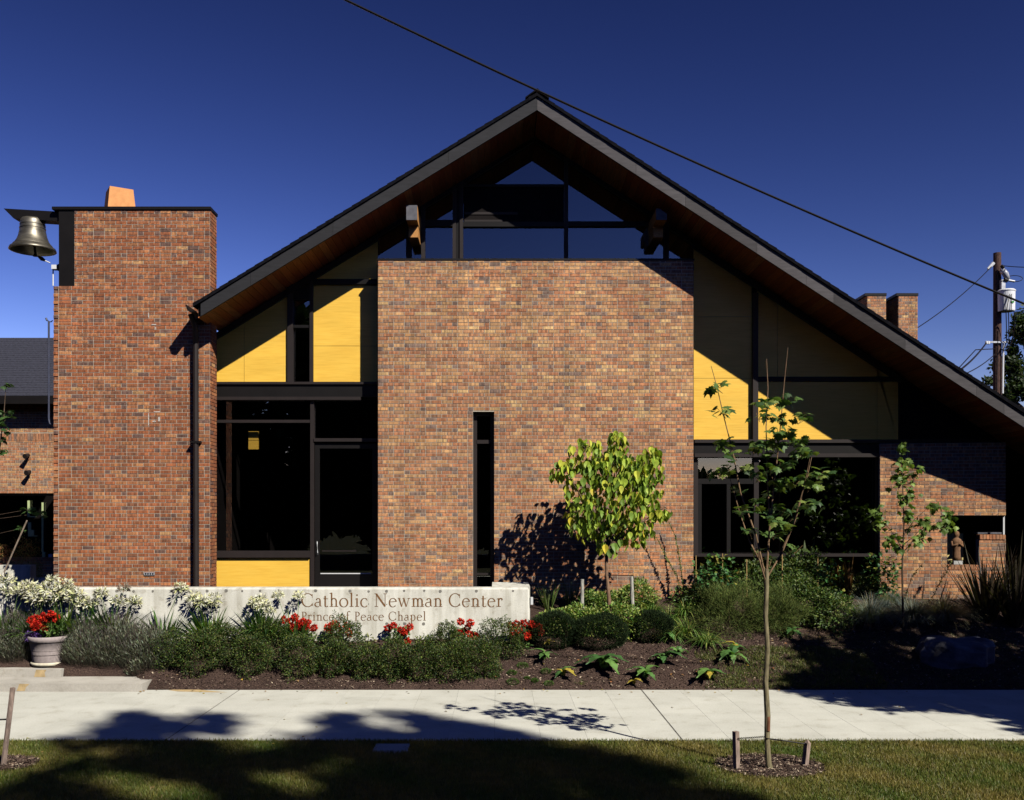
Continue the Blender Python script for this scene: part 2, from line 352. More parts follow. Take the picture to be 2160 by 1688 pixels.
def place(bricks, O, U, Nn, parent, nparts=0, key=None, prot=.006, dep=.03):
    """front face prot in front of the mortar; first nparts (nearest key) are single objects, the rest one stuff mesh"""
    O = np.asarray(O, float); U = np.asarray(U, float); Nn = np.asarray(Nn, float)
    if nparts and nparts < len(bricks): bricks = sorted(bricks, key=lambda b: (b[0]-key[0])**2+(b[2]-key[1])**2)
    g = .0058
    for (a, b, z0, z1, ci) in bricks[:nparts]:
        L = round(b-a-2*g, 3); H = round(z1-z0-2*g, 4); k = (L, H, ci)
        if k not in BM: BM[k] = MB().box(0, L, -dep, prot, 0, H, PAL[ci]).mesh('brick', MAT['brick'])
        j = rnd.uniform(-.0015, .0015)
        o = O+U*(a+g)+Nn*j; link('brick', BM[k], parent, frame(U, Nn, (0, 0, 1), (o[0], o[1], z0+g)))
    rest = bricks[nparts:]
    if rest:
        B = np.array([r[:4] for r in rest]); c = np.array([PAL[r[4]] for r in rest])*rs.uniform(.85, 1.15, (len(rest), 1))
        j = rs.uniform(-.0018, .0018, len(rest)); V = []
        for u in (B[:, 0]+g, B[:, 1]-g):
            for d in (-dep+0*j, prot+j):
                for z in (B[:, 2]+g, B[:, 3]-g):
                    q = O+u[:, None]*U+d[:, None]*Nn; q[:, 2] = z; V.append(q)
        m = MB(); m.bulk(np.stack(V, 1), BOXF, c); m.build('brickwork', MAT['brick'], parent, kind='stuff')
zs_l = lambda x: 10.19-.613*(.716-x)          # underside of the roof, left and right slope
zs_r = lambda x: 10.19-.6516*(x-.716)
zs = lambda x: zs_l(x) if x < .716 else zs_r(x)

# ------------------------------------------------------------ chapel
ch = thing('chapel', 'brick and timber chapel with steep dark gable roof and golden wall panels', 'chapel', (1, 18.5, 1.2))
bx0, bx1, bzt = X(797, YB), X(1463, YB), Z(547, YB); wx0, wx1, wz1 = X(998, YB), X(1042, YB), Z(869, YB); wz0 = 1.20
m = MB()
m.box(bx0+.004, wx0-.004, YB, YB+.3, .8, bzt-.03); m.box(wx1+.004, bx1-.004, YB, YB+.3, .8, bzt-.03); m.box(wx0-.004, wx1+.004, YB, YB+.3, wz1+.004, bzt-.03)
m.box(wx0-.004, wx1+.004, YB, YB+.3, .8, wz0)
m.box(bx0+.004, bx0+.3, YB+.3, YG-.08, .8, bzt-.03); m.box(bx1-.3, bx1-.004, YB+.3, YG-.08, .8, bzt-.03); m.box(bx0+.3, bx1-.3, YB+.3, YG-.08, bzt-.3, bzt-.03)
bw = m.build('brick_wall', MAT['mortar'], ch)
def sp_block(z):
    if z < wz1: return [(bx0, wx0-.1), (wx0-.1, wx0), (wx1, wx1+.1), (wx1+.1, bx1)]
    return [(bx0, bx1)]
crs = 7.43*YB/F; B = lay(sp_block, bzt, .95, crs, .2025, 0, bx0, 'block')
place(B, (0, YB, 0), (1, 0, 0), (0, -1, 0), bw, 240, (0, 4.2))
for sx, U in ((bx0, (0, 1, 0)), (bx1, (0, 1, 0))):      # returns of the block
    s_ = -1 if sx == bx0 else 1
    Bs = lay(lambda z: [(YB+.1, YG-.02)], bzt, .95, crs, .2025, 0, YB, 'block'); place(Bs, (sx, 0, 0), U, (s_, 0, 0), bw)
MB().box(bx0-.015, bx1+.015, YB-.015, YG-.075, bzt-.026, bzt+.012).build('coping', MAT['metal'], ch)
# narrow window
m = MB(); yw = YB+.14
m.box(wx0, wx0+.07, yw, yw+.08, wz0, wz1); m.box(wx1-.07, wx1, yw, yw+.08, wz0, wz1); m.box(wx0+.07, wx1-.07, yw, yw+.08, wz1-.06, wz1)
zr = Z(931, YB); m.box(wx0+.07, wx1-.07, yw-.01, yw+.08, zr-.035, zr+.035); zr = Z(1212, YB); m.box(wx0+.07, wx1-.07, yw, yw+.08, zr-.02, zr+.02)
nf = m.build('window_frame', MAT['frame'], ch); MB().box(wx0+.06, wx1-.06, yw+.04, yw+.05, wz0, wz1).build('pane', MAT['glass'], nf)

# panel plane, left and right bays
def polyclip(x0, x1, zlo, zhi, dz=.0):
    """panel between x0..x1, zlo..min(zhi, soffit)"""
    if zhi is None: return [(x0, zlo), (x1, zlo), (x1, zs(x1)-dz), (x0, zs(x0)-dz)]
    pts = [(x0, zlo), (x1, zlo)]
    if zs(x1)-dz >= zhi and zs(x0)-dz >= zhi: return pts+[(x1, zhi), (x0, zhi)]
    if x1 < .7:
        xc = .716-(10.19-dz-zhi)/.613; return pts+[(x1, zhi), (xc, zhi), (x0, zs(x0)-dz)]
    xc = .716+(10.19-dz-zhi)/.6516
    return pts+[(x1, zs(x1)-dz), (xc, zhi), (x0, zhi)]
def panel(px0, px1, pylo, pyhi, mat='ply', y=YP, th=.02, dz=.12, name='wall_panel', parent=None, label=None):
    g = .0035; zl = Z(pylo, YP); zh = None if pyhi is None else Z(pyhi, YP)
    return MB().prism(polyclip(X(px0, YP)+g, X(px1, YP)-g, zl+g, (zh-g if zh is not None else None), dz), y, y+th).build(name, MAT[mat], parent or ch, label=label)
for a in ((457, 515, 807, None), (515, 607, 807, None), (661, 797, 807, 730), (661, 797, 730, 601), (661, 797, 590, None), (454, 653, 1262, 1176),
          (1463, 1586, 928, 798), (1463, 1586, 798, 668), (1463, 1586, 668, None), (1597, 1640, 795, None), (1640, 1850, 795, None), (1597, 1850, 928, 805), (1850, 1895, 928, 770),
          ): panel(*a)
for a in ((1463, 1600, 1262, 1172), (1600, 1730, 1262, 1172), (1730, 1858, 1262, 1172)): panel(*a, y=YP+.85)
yb = YP+.022
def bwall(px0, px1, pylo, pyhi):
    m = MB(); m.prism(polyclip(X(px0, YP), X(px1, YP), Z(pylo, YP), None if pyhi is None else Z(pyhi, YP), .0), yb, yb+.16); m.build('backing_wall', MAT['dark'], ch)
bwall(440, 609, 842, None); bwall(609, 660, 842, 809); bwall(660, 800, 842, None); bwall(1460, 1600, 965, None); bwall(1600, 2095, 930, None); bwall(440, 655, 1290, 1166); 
def bar(name, px0, px1, py0, py1, y0, y1, mat='metal', parent=None):
    return MB().box(X(px0, YP), X(px1, YP), y0, y1, Z(py1, YP), Z(py0, YP)).build(name, MAT[mat], parent or ch)
def sloped(name, xa, xb, up, dn, y0, y1, mat='metal'):
    return MB().prism([(xa, zs(xa)-up), (xa, zs(xa)-dn), (xb, zs(xb)-dn), (xb, zs(xb)-up)], y0, y1).build(name, MAT[mat], ch)
sloped('trim_board', X(455, YP), X(797, YP), .03, .16, YP-.07, YP-.001); sloped('trim_board', X(1463, YP), X(1900, YP), .03, .16, YP-.07, YP-.001)
# left bay: slot window, beam, glazing, door
lw = bar('window_frame', 607, 619, 560, 807, YP-.05, YP+.06, 'frame'); bar('frame_post', 654, 661, 545, 807, YP-.05, YP+.06, 'frame', lw)
bar('frame_rail', 619, 654, 686, 692, YP-.02, YP+.04, 'metal', lw); bar('frame_rail', 619, 654, 560, 632, YP-.01, YP+.04, 'metal', lw)
bar('pane', 619, 654, 560, 807, YP+.07, YP+.08, 'glass', lw)
bar('frame_rail', 661, 796, 590, 601, YP-.06, YP+.019, 'metal', lw)
bar('flashing', 455, 797, 807, 812, YP-.10, YP+.02, 'frame'); bar('beam', 455, 797, 812.3, 838, YP-.06, YP+.02, 'metal'); bar('flashing', 455, 762, 838.3, 845, YP-.10, YP+.02, 'frame')
wl = bar('window_frame', 655, 663, 845.5, 1240, YP-.03, YP+.06, 'frame')
bar('frame_rail', 455, 655, 886, 892, YP-.02, YP+.04, 'frame', wl); bar('window_sill', 455, 655, 1162, 1176, YP-.06, YP+.02, 'frame', wl); bar('frame_rail', 663, 797, 925, 932, YP-.05, YP+.04, 'frame', wl)
bar('pane', 455, 655, 845, 1163, YP+.062, YP+.07, 'glass', wl); bar('pane', 663, 797, 845, 926, YP+.062, YP+.07, 'glass', wl)
dr = bar('door', 664, 674, 936, 1262, YP+.01, YP+.055, 'metal'); bar('door_stile', 785, 797, 936, 1262, YP+.01, YP+.055, 'metal', dr); bar('door_rail', 674, 785, 936, 946, YP+.01, YP+.055, 'metal', dr)
bar('door_rail', 674, 785, 1211, 1262, YP+.01, YP+.055, 'metal', dr); bar('push_bar', 680, 752, 1161, 1163.5, YP-.04, YP-.02, 'frame', dr); bar('door_rail', 676, 782, 1209, 1211, YP-.004, YP+.009, 'white', dr)
bar('pane', 674, 785, 946, 1211, YP+.03, YP+.036, 'glass', dr); MB().tube([P(669, 1143, YP-.005), P(669, 1147, YP-.06), P(670, 1166, YP-.06), P(670, 1170, YP-.005)], .008).build('handle', MAT['white'], dr)
# right bay
rp = bar('frame_post', 1586, 1597, 620, 928, YP-.09, YP+.02, 'frame'); bar('frame_rail', 1597, 1895, 795, 805, YP-.03, YP+.02, 'metal')
bar('flashing', 1463, 2090, 928, 935, YP-.11, YP+.02, 'frame'); bar('beam', 1463, 2090, 935.3, 957, YP-.06, YP+.02, 'metal'); bar('flashing', 1463, 1856, 957.3, 965, YP-.11, YP+.02, 'frame')
wr = bar('window_frame', 1463, 1472, 965.3, 1174, YP-.02, YP+.06, 'frame'); bar('frame_post', 1590, 1600, 965.3, 1174, YP-.02, YP+.06, 'frame', wr)
bar('frame_post', 1848, 1857, 965.3, 1174, YP-.02, YP+.06, 'frame', wr); bar('frame_rail', 1472, 1590, 1010, 1021, YP-.01, YP+.05, 'metal', wr); bar('window_sill', 1463, 1858, 1168, 1174, YP-.06, YP+.0, 'frame', wr)
bar('frame_post', 1472, 1480, 1021, 1168, YP-.005, YP+.05, 'metal', wr); bar('frame_post', 1533, 1541, 1021, 1168, YP-.005, YP+.05, 'metal', wr)
for a, b in ((1472, 1590), (1600, 1720), (1720, 1848)): bar('pane', a+.2, b-.2, 965, 1169, YP+.062, YP+.07, 'glass', wr)
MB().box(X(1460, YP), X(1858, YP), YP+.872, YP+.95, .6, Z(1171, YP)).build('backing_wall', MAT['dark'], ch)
MB().box(X(1466, YP), X(1855, YP), YP+.075, YP+.87, Z(1171, YP), Z(1168.5, YP)).build('sun_block_ledge', MAT['dark'], ch)  # added opaque ledge keeps window sun off the set-back panels below
# gable glazing above the block, in the plane of the panels
def gx_(px): return X(px, YG)
def gzz(py): return Z(py, YG)
gf = MB().box(gx_(797), gx_(1463), YG-.05, YG+.03, bzt-.1, bzt+.03).build('window_frame', MAT['frame'], ch)
def gpoly(px0, px1, zlo, zhi, dz=.05):
    x0, x1 = gx_(px0), gx_(px1)
    if zhi is None:
        p_ = [(x0, zlo), (x1, zlo), (x1, zs(x1)-dz)]+([(.716, 10.19-dz)] if x0 < .716 < x1 else [])+[(x0, zs(x0)-dz)]; return p_
    return polyclip(x0, x1, zlo, zhi, dz)
def gpost(px0, px1, y0=YG-.07, y1=YG+.03): MB().prism(gpoly(px0, px1, bzt-.1, None, .02), y0, y1).build('frame_post', MAT['frame'], gf)
for a, b in ((857, 868), (889, 897), (955, 962), (970, 977), (1190, 1198), (1400, 1410)): gpost(a, b)
MB().prism(gpoly(962.2, 969.8, bzt-.1, None, .02), YG-.04, YG+.03).build('frame_post', MAT['metal'], gf)
def grail(px0, px1, py0, py1): MB().box(gx_(px0), gx_(px1), YG-.065, YG+.03, gzz(py1), gzz(py0)).build('frame_rail', MAT['metal'], gf)
grail(897.2, 954.8, 466, 479); grail(977.2, 1189.8, 470, 480); grail(1198.2, 1399.8, 469, 479); grail(977.2, 1189.8, 391, 396.5)
def gl(p_): MB().prism(p_, YG+.008, YG+.016).build('pane', MAT['glass'], gf)
for a, b in ((797, 857), (868, 889)): gl(gpoly(a, b, bzt-.08, None))
for a, b in ((897, 955), (977, 1190), (1198, 1400)): gl(gpoly(a, b, bzt-.08, gzz(474))); gl(gpoly(a, b, gzz(473.6), None))
gl(gpoly(1410, 1463, bzt-.08, None))
m = MB(); m.box(gx_(978), gx_(1189), YG-.03, YG+.004, gzz(469.6), gzz(396.8)); gd = m.build('dark_sash', MAT['dark'], ch)
MB().box(gx_(980), gx_(1092), YG-.045, YG-.031, gzz(454), gzz(449)).build('sash_slat', MAT['frame'], gd); MB().box(gx_(980), gx_(1060), YG-.04, YG-.031, gzz(469), gzz(465)).build('sash_slat', MAT['frame'], gd)
sloped('trim_board', gx_(798), .714, .004, .09, YG-.06, YG+.03); sloped('trim_board', .718, gx_(1462), .004, .09, YG-.06, YG+.03)
# outrigger beams
def outr(px, py0, py1, cut):
    x0, x1 = X(px, 18.0), X(px+23, 18.0); z0, z1 = Z(py1, 18.0), Z(py0, 18.0)
    poly = [(x0, z0), (x1, z0), (x1, z1-(.1 if cut else 0)), (x0+.06, z1), (x0, z1)]
    o = MB().prism(poly, 18.02, YG+.02).build('outrigger_beam', MAT['beamw'], ch); MB().prism(poly, 18.0, 18.018).build('end_cap', MAT['capm'], o)
    MB().box(x0+.01, x1-.01, 18.36, YG+.02, z0-.22, z0-.002).build('corbel', MAT['beamw'], o)
    return o
MAT['beamw'] = M_plain('golden_beam', (.42, .20, .06), .6, .3, var=.25, sc_=6, vec=(6, .5, 6)); MAT['capm'] = M_plain('grey_cap', (.10, .10, .115), .7, .2)
outr(857, 433, 464, False); outr(1384, 440, 464, True)
# interior, kept dark
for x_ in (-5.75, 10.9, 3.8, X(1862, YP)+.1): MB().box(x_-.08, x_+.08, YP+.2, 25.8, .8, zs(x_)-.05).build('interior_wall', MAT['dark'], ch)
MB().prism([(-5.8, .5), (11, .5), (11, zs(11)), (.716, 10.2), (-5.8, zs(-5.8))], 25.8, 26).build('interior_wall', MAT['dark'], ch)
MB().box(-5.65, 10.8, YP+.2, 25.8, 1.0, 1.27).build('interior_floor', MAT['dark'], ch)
m = MB(); m.box(X(524, 19.2), X(545, 19.2), 19.2, 19.24, Z(948, 19.2), Z(929.5, 19.2)); m.box(X(524, 19.2), X(545, 19.2), 19.2, 19.24, Z(928.5, 19.2), Z(910, 19.2)); m.build('hanging_plaque', MAT['ply'], ch)
# right wing of brick, its corner coming forward
wa = np.array(P(1856, 0, 18.83)[:2]); wb = np.array(P(2122, 0, 18.49)[:2]); WL = np.linalg.norm(wb-wa); wu = (wb-wa)/WL; U3 = (wu[0], wu[1], 0); N3 = (wu[1], -wu[0], 0)
def wuo(px):                                       # distance along the wing for a photo column
    k = (px-VX)/F; t = (k*wa[1]-wa[0])/(wu[0]-k*wu[1]); return t
def wz(px, py): t = wuo(px); return Z(py, wa[1]+wu[1]*t)
wt = wz(1900, 936); o_l, o_r = wuo(1998), wuo(2117); oz1 = wz(2050, 1088); ozm = wz(2090, 1138); ozl = wz(2030, 1200); pl = wuo(2065)
def sp_w(z):
    if z > oz1: return [(0, WL)]
    if z > ozm: return [(0, o_l-.1), (o_l-.1, o_l)]
    if z > ozl: return [(0, o_l-.1), (o_l-.1, o_l), (pl, WL)]
    return [(0, WL)]
m = MB(); wp = lambda u, d: (wa[0]+wu[0]*u+N3[0]*d, wa[1]+wu[1]*u+N3[1]*d)
def wbox(mb, u0, u1, d0, d1, z0, z1, col=(1, 1, 1)):
    V = [(*wp(u, d), z) for u in (u0, u1) for d in (d0, d1) for z in (z0, z1)]; mb.raw(V, BOXF, col)
r_w = [(0, wt), (WL-.004, wt), (WL-.004, oz1+.003), (o_l-.004, oz1+.003), (o_l-.004, ozl-.003), (pl+.004, ozl-.003), (pl+.004, ozm-.003), (WL-.004, ozm-.003), (WL-.004, .8), (0, .8)]
m.raw([(*wp(u, d), z) for d in (0, -.2) for u, z in r_w], [tuple(range(10)), tuple(range(19, 9, -1))]+[(i, i+10, (i+1) % 10+10, (i+1) % 10) for i in range(10)])
rw = m.build('brick_wall', MAT['mortar'], ch)
place(lay(sp_w, wt, .85, 7.25*18.7/F, .2045, 2, 0, 'low'), (wa[0], wa[1], 0), U3, N3, rw, 60, (1, 3))
for k in range(8):                                  # soldier caps
    m = MB(); a = pl+.01+k*(WL-pl-.02)/8; wbox(m, a+.004, a+(WL-pl-.02)/8-.004, -.2, .02, ozm+.0, ozm+.09, PAL[rnd.choice([0, 1, 5, 7])]); m.build('soldier_brick', MAT['brick'], rw)
for k in range(9):
    m = MB(); a = o_l+.01+k*(pl-o_l-.02)/9; wbox(m, a+.004, a+(pl-o_l-.02)/9-.004, -.2, .012, ozl-.01, ozl+.075, PAL[rnd.choice([0, 1, 5, 7])]); m.build('soldier_brick', MAT['brick'], rw)
m = MB(); wbox(m, WL-.04, WL-.012, -.06, -.03, ozm+.092, oz1); m.build('corner_post', MAT['white'], ch)
m = MB(); wbox(m, o_l, WL-.002, -.2, -.1, oz1-.03, oz1-.001); wbox(m, o_l, o_l+.02, -.1, -.06, ozl+.08, oz1-.03); m.build('window_frame', MAT['frame'], ch)
m = MB(); wbox(m, o_l-.4, pl-.1, -.62, -.6, ozl, wz(2030, 1126)); m.build('pale_panel', M_plain('cream_panel', (.62, .50, .22), .7, .2, var=.1), ch)
MB().prism([(6.9, .4), (12.2, .4), (12.2, zs(12.2)-.02), (6.9, zs(6.9)-.02)], 20.8, 21).build('porch_wall', MAT['dark'], ch)

# ------------------------------------------------------------ roof
XL, XR = X(423, YF), X(2480, YF)
m = MB()
m.prism([(XL-.06, zs(XL-.06)+.03), (.716, 10.22), (XR, zs(XR)+.03), (XR, zs(XR)+.20), (.716, 10.40), (XL-.06, zs(XL-.06)+.20)], YF+.06, 26.5); roof = m.build('roof', MAT['dark'], ch)
m = MB(); nsh = 70
for side in (0, 1):                                 # shingle courses, each butt a little proud
    xa, xb = (.716, XL-.13) if side == 0 else (.716, XR); n = int(abs(xb-xa)/.16)
    for i in range(n):
        p = xa+(xb-xa)*i/n; q = xa+(xb-xa)*(i+1)/n; j = rnd.uniform(0, .007)
        th = .10
        m.prism([(p, zs(p)+.245), (q, zs(q)+.245), (q, zs(q)+.312+j), (p, zs(p)+.312-.008)], YF-.035+rnd.uniform(-.004, .004), 26.6)
m.build('shingle_courses', MAT['shingle'], roof, kind='stuff')
m = MB(); m.prism([(.50, zs_l(.5)+.322), (.716, 10.53), (.93, zs_r(.93)+.322), (.93, zs_r(.93)+.345), (.716, 10.56), (.50, zs_l(.5)+.345)], YF-.06, 26.6); m.build('ridge_cap', MAT['shingle'], roof)
def fboard(xa, xb, col): MB().prism([(xa, zs(xa)), (xb, zs(xb)), (xb, zs(xb)+.245), (xa, zs(xa)+.245)], YF, YF+.045, col).build('fascia_board', MAT['fascia'], roof)
e = [.716, -.9, -3.0, -4.5, XL]
for a, b in zip(e[:-1], e[1:]): k = rnd.uniform(.85, 1.15)*.019; fboard(b+.002, a-.002, (k, k, k*1.15))
e = [.716]; 
while e[-1] < XR-1.6: e.append(e[-1]+rnd.choice([.5, .9, 1.3, 1.8]))
e.append(XR)
for a, b in zip(e[:-1], e[1:]): k = rnd.choice([.035, .045, .058, .066, .062]); fboard(a+.002, b-.002, (k, k*.92, k*.98))
sm = {}
for side in (0, 1):
    sl_ = .613 if side == 0 else .6516; c = 1/math.hypot(1, sl_); xa, xb = (.712, XL) if side == 0 else (.72, XR)
    n = int(abs(xb-xa)/c/.142)+(side == 0); U = (1*c, 0, sl_*c) if side == 0 else (1*c, 0, -sl_*c); Nn = (0, 1, 0); Zv = (-sl_*c, 0, c) if side == 0 else (sl_*c, 0, c)
    if side not in sm: sm[side] = MB().box(.003, .139, 0, YG+.05-YF-.05, 0, .02).mesh('soffit_board', MAT['cedar'])
    for i in range(n):
        x = xa-(i+1)*.142*c if side == 0 else xa+i*.142*c
        link('soffit_board', sm[side], roof, frame(U, Nn, Zv, (x, YF+.048, zs(x)+.006)))
m = MB(); gxl = X(390, YF); zg = Z(652, YF)
m.prism([(gxl, zg+.07), (gxl+.02, zg+.06), (gxl+.05, zg-.03), (gxl+.12, zg-.06), (gxl+.16, zg-.05), (gxl+.16, zg-.02), (gxl+.12, zg-.03), (gxl+.07, zg+.0), (gxl+.035, zg+.075)], YF-.02, 18.27); m.build('gutter', MAT['metal'], roof)
# downspout on the bell wall
m = MB(); m.tube([P(402, 662, YF+.35), P(412, 690, 18.1), P(413, 725, 18.19), P(414, 1242, 18.19)], .052, 10); ds = m.build('downspout', MAT['frame'], ch)
MB().box(X(404, 18.2), X(423, 18.2), 18.13, 18.285, Z(935, 18.2), Z(931, 18.2)).build('strap', MAT['metal'], ds)
# chimneys beyond the roof
def chimney(pa, pb, pytop, Y, lab):
    t = thing('brick_chimney', lab, 'chimney', (X((pa+pb)/2, Y), Y, 5), 'chimneys behind the roof')
    xa, xb, zt = X(pa, Y), X(pb, Y), Z(pytop, Y)
    w_ = MB().box(xa+.003, xb-.003, Y, Y+1.5, 4, zt-.02).build('shaft', MAT['mortar'], t)
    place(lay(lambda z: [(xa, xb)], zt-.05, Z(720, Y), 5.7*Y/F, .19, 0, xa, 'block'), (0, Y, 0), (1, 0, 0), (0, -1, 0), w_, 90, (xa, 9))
    place(lay(lambda z: [(Y, Y+1.5)], zt-.05, Z(720, Y), 5.7*Y/F, .19, 0, Y, 'low'), (xa, 0, 0), (0, 1, 0), (-1, 0, 0), w_)
    MB().box(xa-.06, xb+.01, Y-.02, Y+1.55, zt-.045, zt+.03).build('cap', MAT['metal'], t)
    MB().box(xa-.5, xa-.1, Y+1.0, Y+1.9, 4, zt+.0).build('side_flue', MAT['shingle'], t)
chimney(1829, 1869, 621, 27.5, 'short brick chimney half hidden by the right roof slope')
chimney(1895, 1936, 621, 27.5, 'brick chimney standing clear just right of its shorter neighbour')
# ------------------------------------------------------------ free standing bell wall
bwl = thing('bell_wall', 'tall free standing brick bell wall with dark steel corner slot', 'bell wall', (X(280, YT), YT+.2, 1.2))
TX0, TXa, TXb, TX1, TZ, TZ2 = X(113, YT), X(124, YT), X(157, YT), X(443, YT), Z(443, YT), Z(604, YT); TB = 18.71
m = MB(); m.box(TXb, TX1-.004, YT, TB, .8, TZ); m.box(TX0+.004, TXb, YT, TB, .8, TZ2); core = m.build('brick_wall', MAT['mortar'], bwl)
ct = 7.62*YT/F
def sp_t(z):
    if z > TZ2: return [(TXb, TX1)]
    return [(TXa, TX1)]
B = lay(sp_t, TZ-.002, .95, ct, .2085, 0, TX1, 'tower'); place(B, (0, YT, 0), (1, 0, 0), (0, -1, 0), core, 270, (TXa, 3.2))
place([(YT+.004 if r[0] < YT+.05 else r[0], *r[1:]) for r in lay(lambda z: [(YT+.03, TB)], TZ-.002, .95, ct, .2085, 0, YT+.1, 'tower')], (TX1, 0, 0), (0, 1, 0), (1, 0, 0), core)
q = []                                              # toothed left edge
for r, b in enumerate(lay(lambda z: [(TX0, TXa)], TZ2, .95, ct, .5, 9, TX0-3, 'tower')): q.append(b)
place([b for i, b in enumerate(q) if i % 2 == 0], (0, YT-.012, 0), (1, 0, 0), (0, -1, 0), core); place([b for i, b in enumerate(q) if i % 2], (0, YT+.002, 0), (1, 0, 0), (0, -1, 0), core)
m = MB(); m.box(TX0-.02, TX1+.02, YT-.03, TB+.02, TZ+.001, TZ+.055); m.build('cap', MAT['metal'], bwl)
m = MB(); m.box(TXa, TXb-.003, YT+.0, TB, TZ2+.002, TZ-.001); m.build('steel_panel', MAT['metal'], bwl)
m = MB(); zb = Z(446, YT); m.prism([(X(3, YT), Z(437, YT)), (X(24, YT), Z(458, YT)), (X(124, YT)-.002, Z(464, YT)), (X(124, YT)-.002, Z(443, YT)-.003), (X(112, YT), Z(443, YT)-.003)], YT+.08, YT+.34)
m.build('bell_arm', MAT['metal'], bwl)
MB().box(X(205, YT), X(300, YT), TB+.001, TB+.9, 1, TZ).build('flue', MAT['dark'], bwl)
# efflorescence stains on the brick
m = MB()
for (px, py, w_, h_) in ((334, 880, 5, 9), (313, 872, 2, 26), (322, 888, 9, 2), (325, 868, 16, 2), (313, 660, 2, 10), (320, 684, 12, 2), (328, 690, 2, 6)):
    m.box(X(px, YT), X(px+w_*.8, YT), YT-.011, YT-.0075, Z(py+h_, YT), Z(py, YT))
m.build('white_stain', M_plain('efflorescence', (.48, .44, .40), .95, .1, var=.3, sc_=60), bwl)
m = MB(); m.box(X(305, YT), X(327, YT), YT-.03, YT-.008, Z(1213.5, YT), Z(1207.5, YT)); vt = m.build('vent_plate', M_plain('grey_vent', (.30, .31, .34), .6, .3), bwl)
for k in range(4): MB().box(X(307+k*5, YT), X(310+k*5, YT), YT-.033, YT-.0305, Z(1212.3, YT), Z(1208.7, YT)).build('vent_slot', MAT['metal'], vt)
# terracotta flue pot, square, turned
tp = thing('chimney_pot', 'tapered square terracotta chimney pot on top of the bell wall', 'chimney pot', (X(250, 18.9), 18.95, TZ+.055))
m = MB(); cx, cy, z0, z1 = X(251, 18.95), 18.98, TZ+.003, Z(402, 18.95)+.0; a0 = math.radians(-104)
for zz_, r_ in ((z0, .38), (z1, .31), (z1, .24), (z0+.2, .24)):
    pass
def ring(r_, zz_): return [(cx+r_*math.cos(a0+k*math.pi/2), cy+r_*math.sin(a0+k*math.pi/2), zz_) for k in range(4)]
V = ring(.385, z0)+ring(.305, z1)+ring(.25, z1)+ring(.25, z0+.2)
m.raw(V, [(i*4+k, i*4+(k+1) % 4, (i+1)*4+(k+1) % 4, (i+1)*4+k) for i in range(3) for k in range(4)]); m.build('pot', MAT['terra'], tp)
# bronze bell
bc = np.array(P(69, 530, YT+.2)); bc[2] = 0; zr_ = Z(529, YT+.2); zt_ = Z(461, YT+.2); Hh = zt_-zr_
bl = thing('bell', 'weathered bronze bell hanging under the dark steel arm', 'bell', (bc[0], bc[1], zr_))
pr = [(0, Hh), (.10, Hh), (.19, Hh-.012), (.215, Hh-.05), (.222, Hh-.12), (.232, Hh-.24), (.255, Hh-.35), (.285, Hh-.43), (.33, .115), (.375, .065), (.40, .05), (.418, .015), (.42, 0), (.39, -.006), (.35, .05), (.28, .16), (.22, .3), (.2, Hh-.1), (0, Hh-.06)]
MB().lathe((bc[0], bc[1], zr_), pr, 40).build('body', MAT['bronze'], bl, smooth=True)
m = MB()
for z_, r_ in ((Hh-.13, .226), (Hh-.20, .232), (.10, .345)):
    m.lathe((bc[0], bc[1], zr_), [(r_-.004, z_-.008), (r_+.004, z_-.004), (r_+.004, z_+.004), (r_-.006, z_+.008)], 40)
m.build('moulding', MAT['bronze'], bl, smooth=True)
MB().tube([(bc[0], bc[1], zr_+Hh-.02), (bc[0], bc[1], Z(455, YT+.2))], .06, 10).build('hanger', MAT['metal'], bl)
MB().tube([(bc[0], bc[1], zr_+Hh-.1), (bc[0]+.05, bc[1], zr_-.06), (bc[0]+.05, bc[1], zr_-.11)], [.02, .025, .045], 8).build('clapper', MAT['metal'], bl)
st = thing('bell_striker', 'white metal striker linkage reaching from the bell wall to the bell', 'striker', P(118, 560, YT+.2))
MB().tube([P(80, 541, YT+.2), P(88, 546, YT+.2), P(95, 550, YT+.2)], [.015, .04, .02], 8).build('turnbuckle', MAT['metal'], st)
MB().tube([P(95, 550, YT+.2), P(106, 555, YT+.2)], .012, 6).build('rod', MAT['white'], st)
MB().box(X(102, YT), X(114, YT), YT+.12, YT+.25, Z(564, YT), Z(555, YT)).build('actuator', MAT['white'], st); MB().box(X(114, YT), X(124, YT), YT+.14, YT+.26, Z(567, YT), Z(553, YT)).build('bracket', MAT['metal'], st)
MB().tube([P(112, 566, YT+.2), P(112, 603, YT+.2)], .012, 6).build('conduit', MAT['white'], st)
cp = MB(); cp.tube([P(97, 671, 18.45), P(99, 676, 18.45), P(103, 678, 18.45), P(103, 760, 18.45), P(103, 885, 18.45), P(105, 894, 18.45), P(112, 897, 18.45)], .018, 6)
cp.tube([P(111, 676, 18.45), P(108, 679, 18.45), P(103, 679, 18.45)], .01, 5)
cp.build('lightning_conductor', M_plain('dull_blue_pipe', (.035, .04, .07), .5, .3), label='thin dark conduit pipe hooked onto the left edge of the bell wall', cat='pipe')

